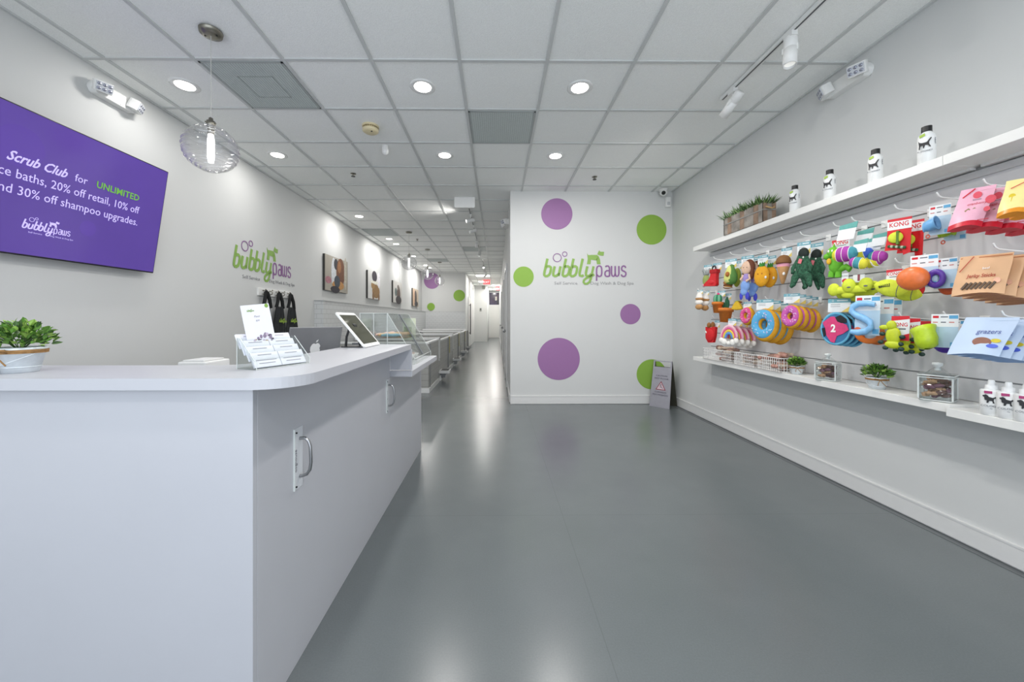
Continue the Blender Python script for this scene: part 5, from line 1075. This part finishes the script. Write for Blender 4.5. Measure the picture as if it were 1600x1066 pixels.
b.build('wooden_box', o); B().box(-.045, .045, .01, Lp-.01, .005, .14, SOIL).build('soil', o)
B().box(-.058, .058, -.003, Lp+.003, .095, .105, mat('metal_band', '#9a9a96', .4, .6, noise=.1)).build('metal_band', o)
RP = mat('jute_rope', '#b59566', .9, noise=.2, nscale=120)
for y_ , s_ in ((-.002, -1), (Lp+.002, 1)): B().tube([(-.035, y_, .125), (-.02, y_+s_*.02, .11), (0, y_+s_*.026, .104), (.02, y_+s_*.02, .11), (.035, y_, .125)], .006, RP).build('rope_handle', o)
b = B(); rnd = random.Random(2); GR = [mat('grass_green', '#4c6e35', .6, noise=.2), mat('grass_light', '#7b9a5b', .6, noise=.2), mat('grass_dark', '#2c4a22', .6, noise=.2)]
for k in range(700):
    x_, y_ = rnd.uniform(-.045, .045), rnd.uniform(.005, Lp-.005); a = Vector((x_*9+rnd.uniform(-.6, .6), (y_/Lp-.5)*1.8+rnd.uniform(-.7, .7), .8)).normalized(); L_ = rnd.uniform(.06, .125)
    M = T(x_, y_, .142) @ a.to_track_quat('Z', 'Y').to_matrix().to_4x4() @ R(rnd.random()*PI, 'Z'); w_ = .0034
    b.add([(-w_, 0, 0), (w_, 0, 0), (w_, .004, L_*.6), (-w_, .004, L_*.6), (0, .012, L_)], [(0, 1, 2, 3), (3, 2, 4)], rnd.choice(GR), False, M)
b.build('grass', o)
# ================================================================ things on the lower shelf
zs = .7645
def wire_basket(y0, y1, lab, x0=2.245, x1=2.435, h=.112):
    o = thing('wire_basket', lab, 'basket', ((x0+x1)/2, (y0+y1)/2, zs), 0, None); W_, D_ = (x1-x0)/2, (y1-y0)/2; b = B()
    def wl(p, q, r=.0019): b.tube([p, q], r, HK, rs=5)
    nx, ny, nz = 8, int((y1-y0)/.022), 4
    for j in range(nz+1):
        z_ = .002+h*j/nz
        for p, q in (((-W_, -D_, z_), (W_, -D_, z_)), ((-W_, D_, z_), (W_, D_, z_)), ((-W_, -D_, z_), (-W_, D_, z_)), ((W_, -D_, z_), (W_, D_, z_))): wl(p, q, .0034 if j == nz else .0019)
    for i in range(ny+1):
        y_ = -D_+2*D_*i/ny; wl((-W_, y_, .002), (-W_, y_, h)); wl((W_, y_, .002), (W_, y_, h)); wl((-W_, y_, .002), (W_, y_, .002))
    for i in range(nx+1):
        x_ = -W_+2*W_*i/nx; wl((x_, -D_, .002), (x_, -D_, h)); wl((x_, D_, .002), (x_, D_, h)); wl((x_, -D_, .002), (x_, D_, .002))
    b.build('wire_mesh', o)
    return o
yb = [at(px, 560, X=2.245).y for px in (1098, 1145, 1181, 1222)]
PCH = [mat('chew_dusty', '#8d6f63', .75, noise=.35, nscale=40), mat('chew_cream', '#c9b6a2', .75, noise=.2, nscale=40), mat('chew_rose', '#b08578', .75, noise=.25, nscale=40)]
rnd = random.Random(8)
for k, (lab, fl) in enumerate((('white wire basket of chews at the far end of the lower shelf', 'dog chew heaped in the farthest wire basket'), ('white wire basket of chews in the middle of three on the lower shelf', 'dog chew lying in the middle wire basket'), ('white wire basket of chews beside the first small potted plant', 'dog chew lying in the wire basket nearest the potted plant'))):
    y0_, y1_ = yb[k+1]+.01, yb[k]-.01; wire_basket(y0_, y1_, lab)
    for j in range(14 if k != 1 else 8):
        m_ = PCH[rnd.randrange(3)]; L_ = min(.11, (y1_-y0_)*.6)
        bone('dog_chew', m_, L_, .024, (rnd.uniform(2.285, 2.395), (y0_+y1_)/2+rnd.uniform(-.25, .25)*(y1_-y0_), zs+.006+.017*(j // 2)), rnd.uniform(0, 3), 'brown and cream '+fl, 'dog treat', 'dog chews in wire basket %d' % (k+1) if False else ['chews in the far wire basket', 'chews in the middle wire basket', 'chews in the near wire basket'][k], ('bone', 'stick', 'ell')[j % 3])
c = at(1241, 586, X=2.31); bucket_plant((2.33, c.y, zs), .102, 'small potted plant between the wire baskets and first glass jar', 21, rz=-.6, hw=.85)
c = at(1364, 610, X=2.31); bucket_plant((2.335, c.y, zs), .115, 'small potted plant between the two glass treat jars', 22, rz=-.5, hw=.95)
def jar(px, s_, lab, seed, flab):
    p = at(px, 595, X=2.31); o = thing('glass_jar', lab, 'jar', (2.315, p.y, zs), -PI/2+.55)
    w = .38*s_; h_ = .76*s_
    b = B(); b.prism(rrect(-w, w, -w, w, .12*s_, 4), 0, .06*s_, GLASS); q = rrect(-w, w, -w, w, .12*s_, 4); n_ = len(q)
    vs = [(x_, y_, z_) for z_ in (.0, h_) for x_, y_ in q]+[(x_*.95, y_*.95, z_) for z_ in (h_, .05*s_) for x_, y_ in q]
    fs = [(r_*n_+i, r_*n_+(i+1) % n_, (r_+1)*n_+(i+1) % n_, (r_+1)*n_+i) for r_ in range(3) for i in range(n_)]
    b.add(vs, fs, GLASS, True); b.build('jar_body', o)
    b = B()
    for x_, y_ in ((-w, -w), (w, -w), (w, w), (-w, w)): b.tube([(x_*.97, y_*.97, .01), (x_*.97, y_*.97, h_)], .0035*s_/.14, EDGE, rs=6)
    for z_ in (.006, h_): b.tube([(x_, y_, z_) for x_, y_ in q+[q[0]]], .0025, EDGE, rs=6)
    b.build('glass_edge', o)
    b = B(); b.prism([(x_*1.05, y_*1.05) for x_, y_ in q], h_+.003, h_+.014*s_/.14+.004, GLASS); b.lathe([(w*1.0, h_+.016), (w*.3, h_+.045*s_/.14), (.0001, h_+.05*s_/.14)], GLASS, R(PI/4, 'Z'), 4, smooth=False)
    b.tube([(x_*1.05, y_*1.05, h_+.012) for x_, y_ in q+[q[0]]], .003, EDGE, rs=6)
    ld = b.build('lid', o); B().lathe([(.08*s_, h_+.032*s_/.14), (.05*s_, h_+.045*s_/.14), (.13*s_, h_+.055*s_/.14), (.12*s_, h_+.066*s_/.14), (.0001, h_+.068*s_/.14)], EDGE, seg=16).build('knob', ld)
    rn = random.Random(seed); cm = [mat('treat_mauve', '#8d6270', .7, noise=.3), mat('treat_tan', '#c9a07c', .7, noise=.25), mat('treat_dark', '#6b4a40', .7, noise=.3), mat('treat_white_label', '#e1ddd8', .6, noise=.05), mat('treat_pink', '#c0618f', .6, noise=.1), mat('treat_yellow', '#cdb84a', .6, noise=.1)]
    for k in range(34):
        m_ = cm[(0, 1, 2, 0, 1, 3, 1, 2, 4, 1, 0, 5, 1, 2, 0, 1, 3, 0, 2, 1, 0, 4, 1, 2, 3, 1)[k % 26]]; a = k*2.4; rr = w*(.6 if k % 3 else .2)
        loc = (2.315+rr*math.cos(a), p.y+rr*math.sin(a), zs+.014+(k/34)*h_*.80)
        bone('dog_treat', m_, .26*s_, .07*s_, loc, rn.uniform(0, 3), flab, 'dog treat', 'treats in the '+flab.split('in the ')[1], ('bone', 'stick', 'ell')[k % 3], rn.uniform(-.3, .3))
jar(1292.5, .150, 'small square glass jar of wrapped dog treats between the two potted plants', 1, 'small dog treat packed in the smaller far glass jar')
jar(1463.5, .160, 'larger square glass jar of dog treats nearest the white spray bottles', 2, 'small dog treat packed in the larger near glass jar')
MG = C('label_magenta', '#a8386e', rough=.5, noise=.02)
def spray(px, lab):
    p = at(px, 645, X=2.27); s_ = .163
    o = thing('spray_bottle', lab, 'bottle', (2.27, p.y, .7505), -PI/2+.62, 'white cologne spray bottles on the lower shelf')
    B(S(s_)).lathe([(.0001, 0), (.17, 0), (.185, .02), (.185, .68), (.165, .715), (.09, .73), (.09, .74)], BOT, M=S(1.12, 1.12, 1), seg=28).build('bottle_body', o)
    B(S(s_)).lathe([(.12, .73), (.115, .84), (.07, .86), (.065, .96), (.05, .985), (.0001, .99)], BOT, seg=20).build('spray_cap', o)
    b = B(S(s_)); dog = [(-.11, .44), (-.12, .52), (-.14, .53), (-.15, .56), (-.11, .58), (-.09, .59), (-.05, .56), (-.04, .53), (.03, .51), (.09, .55), (.1, .53), (.05, .48), (.045, .42), (.06, .36), (.03, .36), (.02, .42), (-.03, .42), (-.05, .36), (-.08, .36), (-.075, .43)]
    b.plate(dog, -.218, -.18, BLK); b.box(-.12, .02, -.215, -.16, .62, .69, MG); b.text('COLOGNE', .075, INKD, T(0, -.216, .255), .004); b.text('dog', .03, INKD, T(0, -.216, .2), .004); b.build('label_print', o)
spray(1549, 'white cologne spray bottle next to the larger glass jar, leftmost of three'); spray(1576, 'white cologne spray bottle in the middle of three at the right edge'); spray(1604, 'white cologne spray bottle cut off by the right edge of the photo')
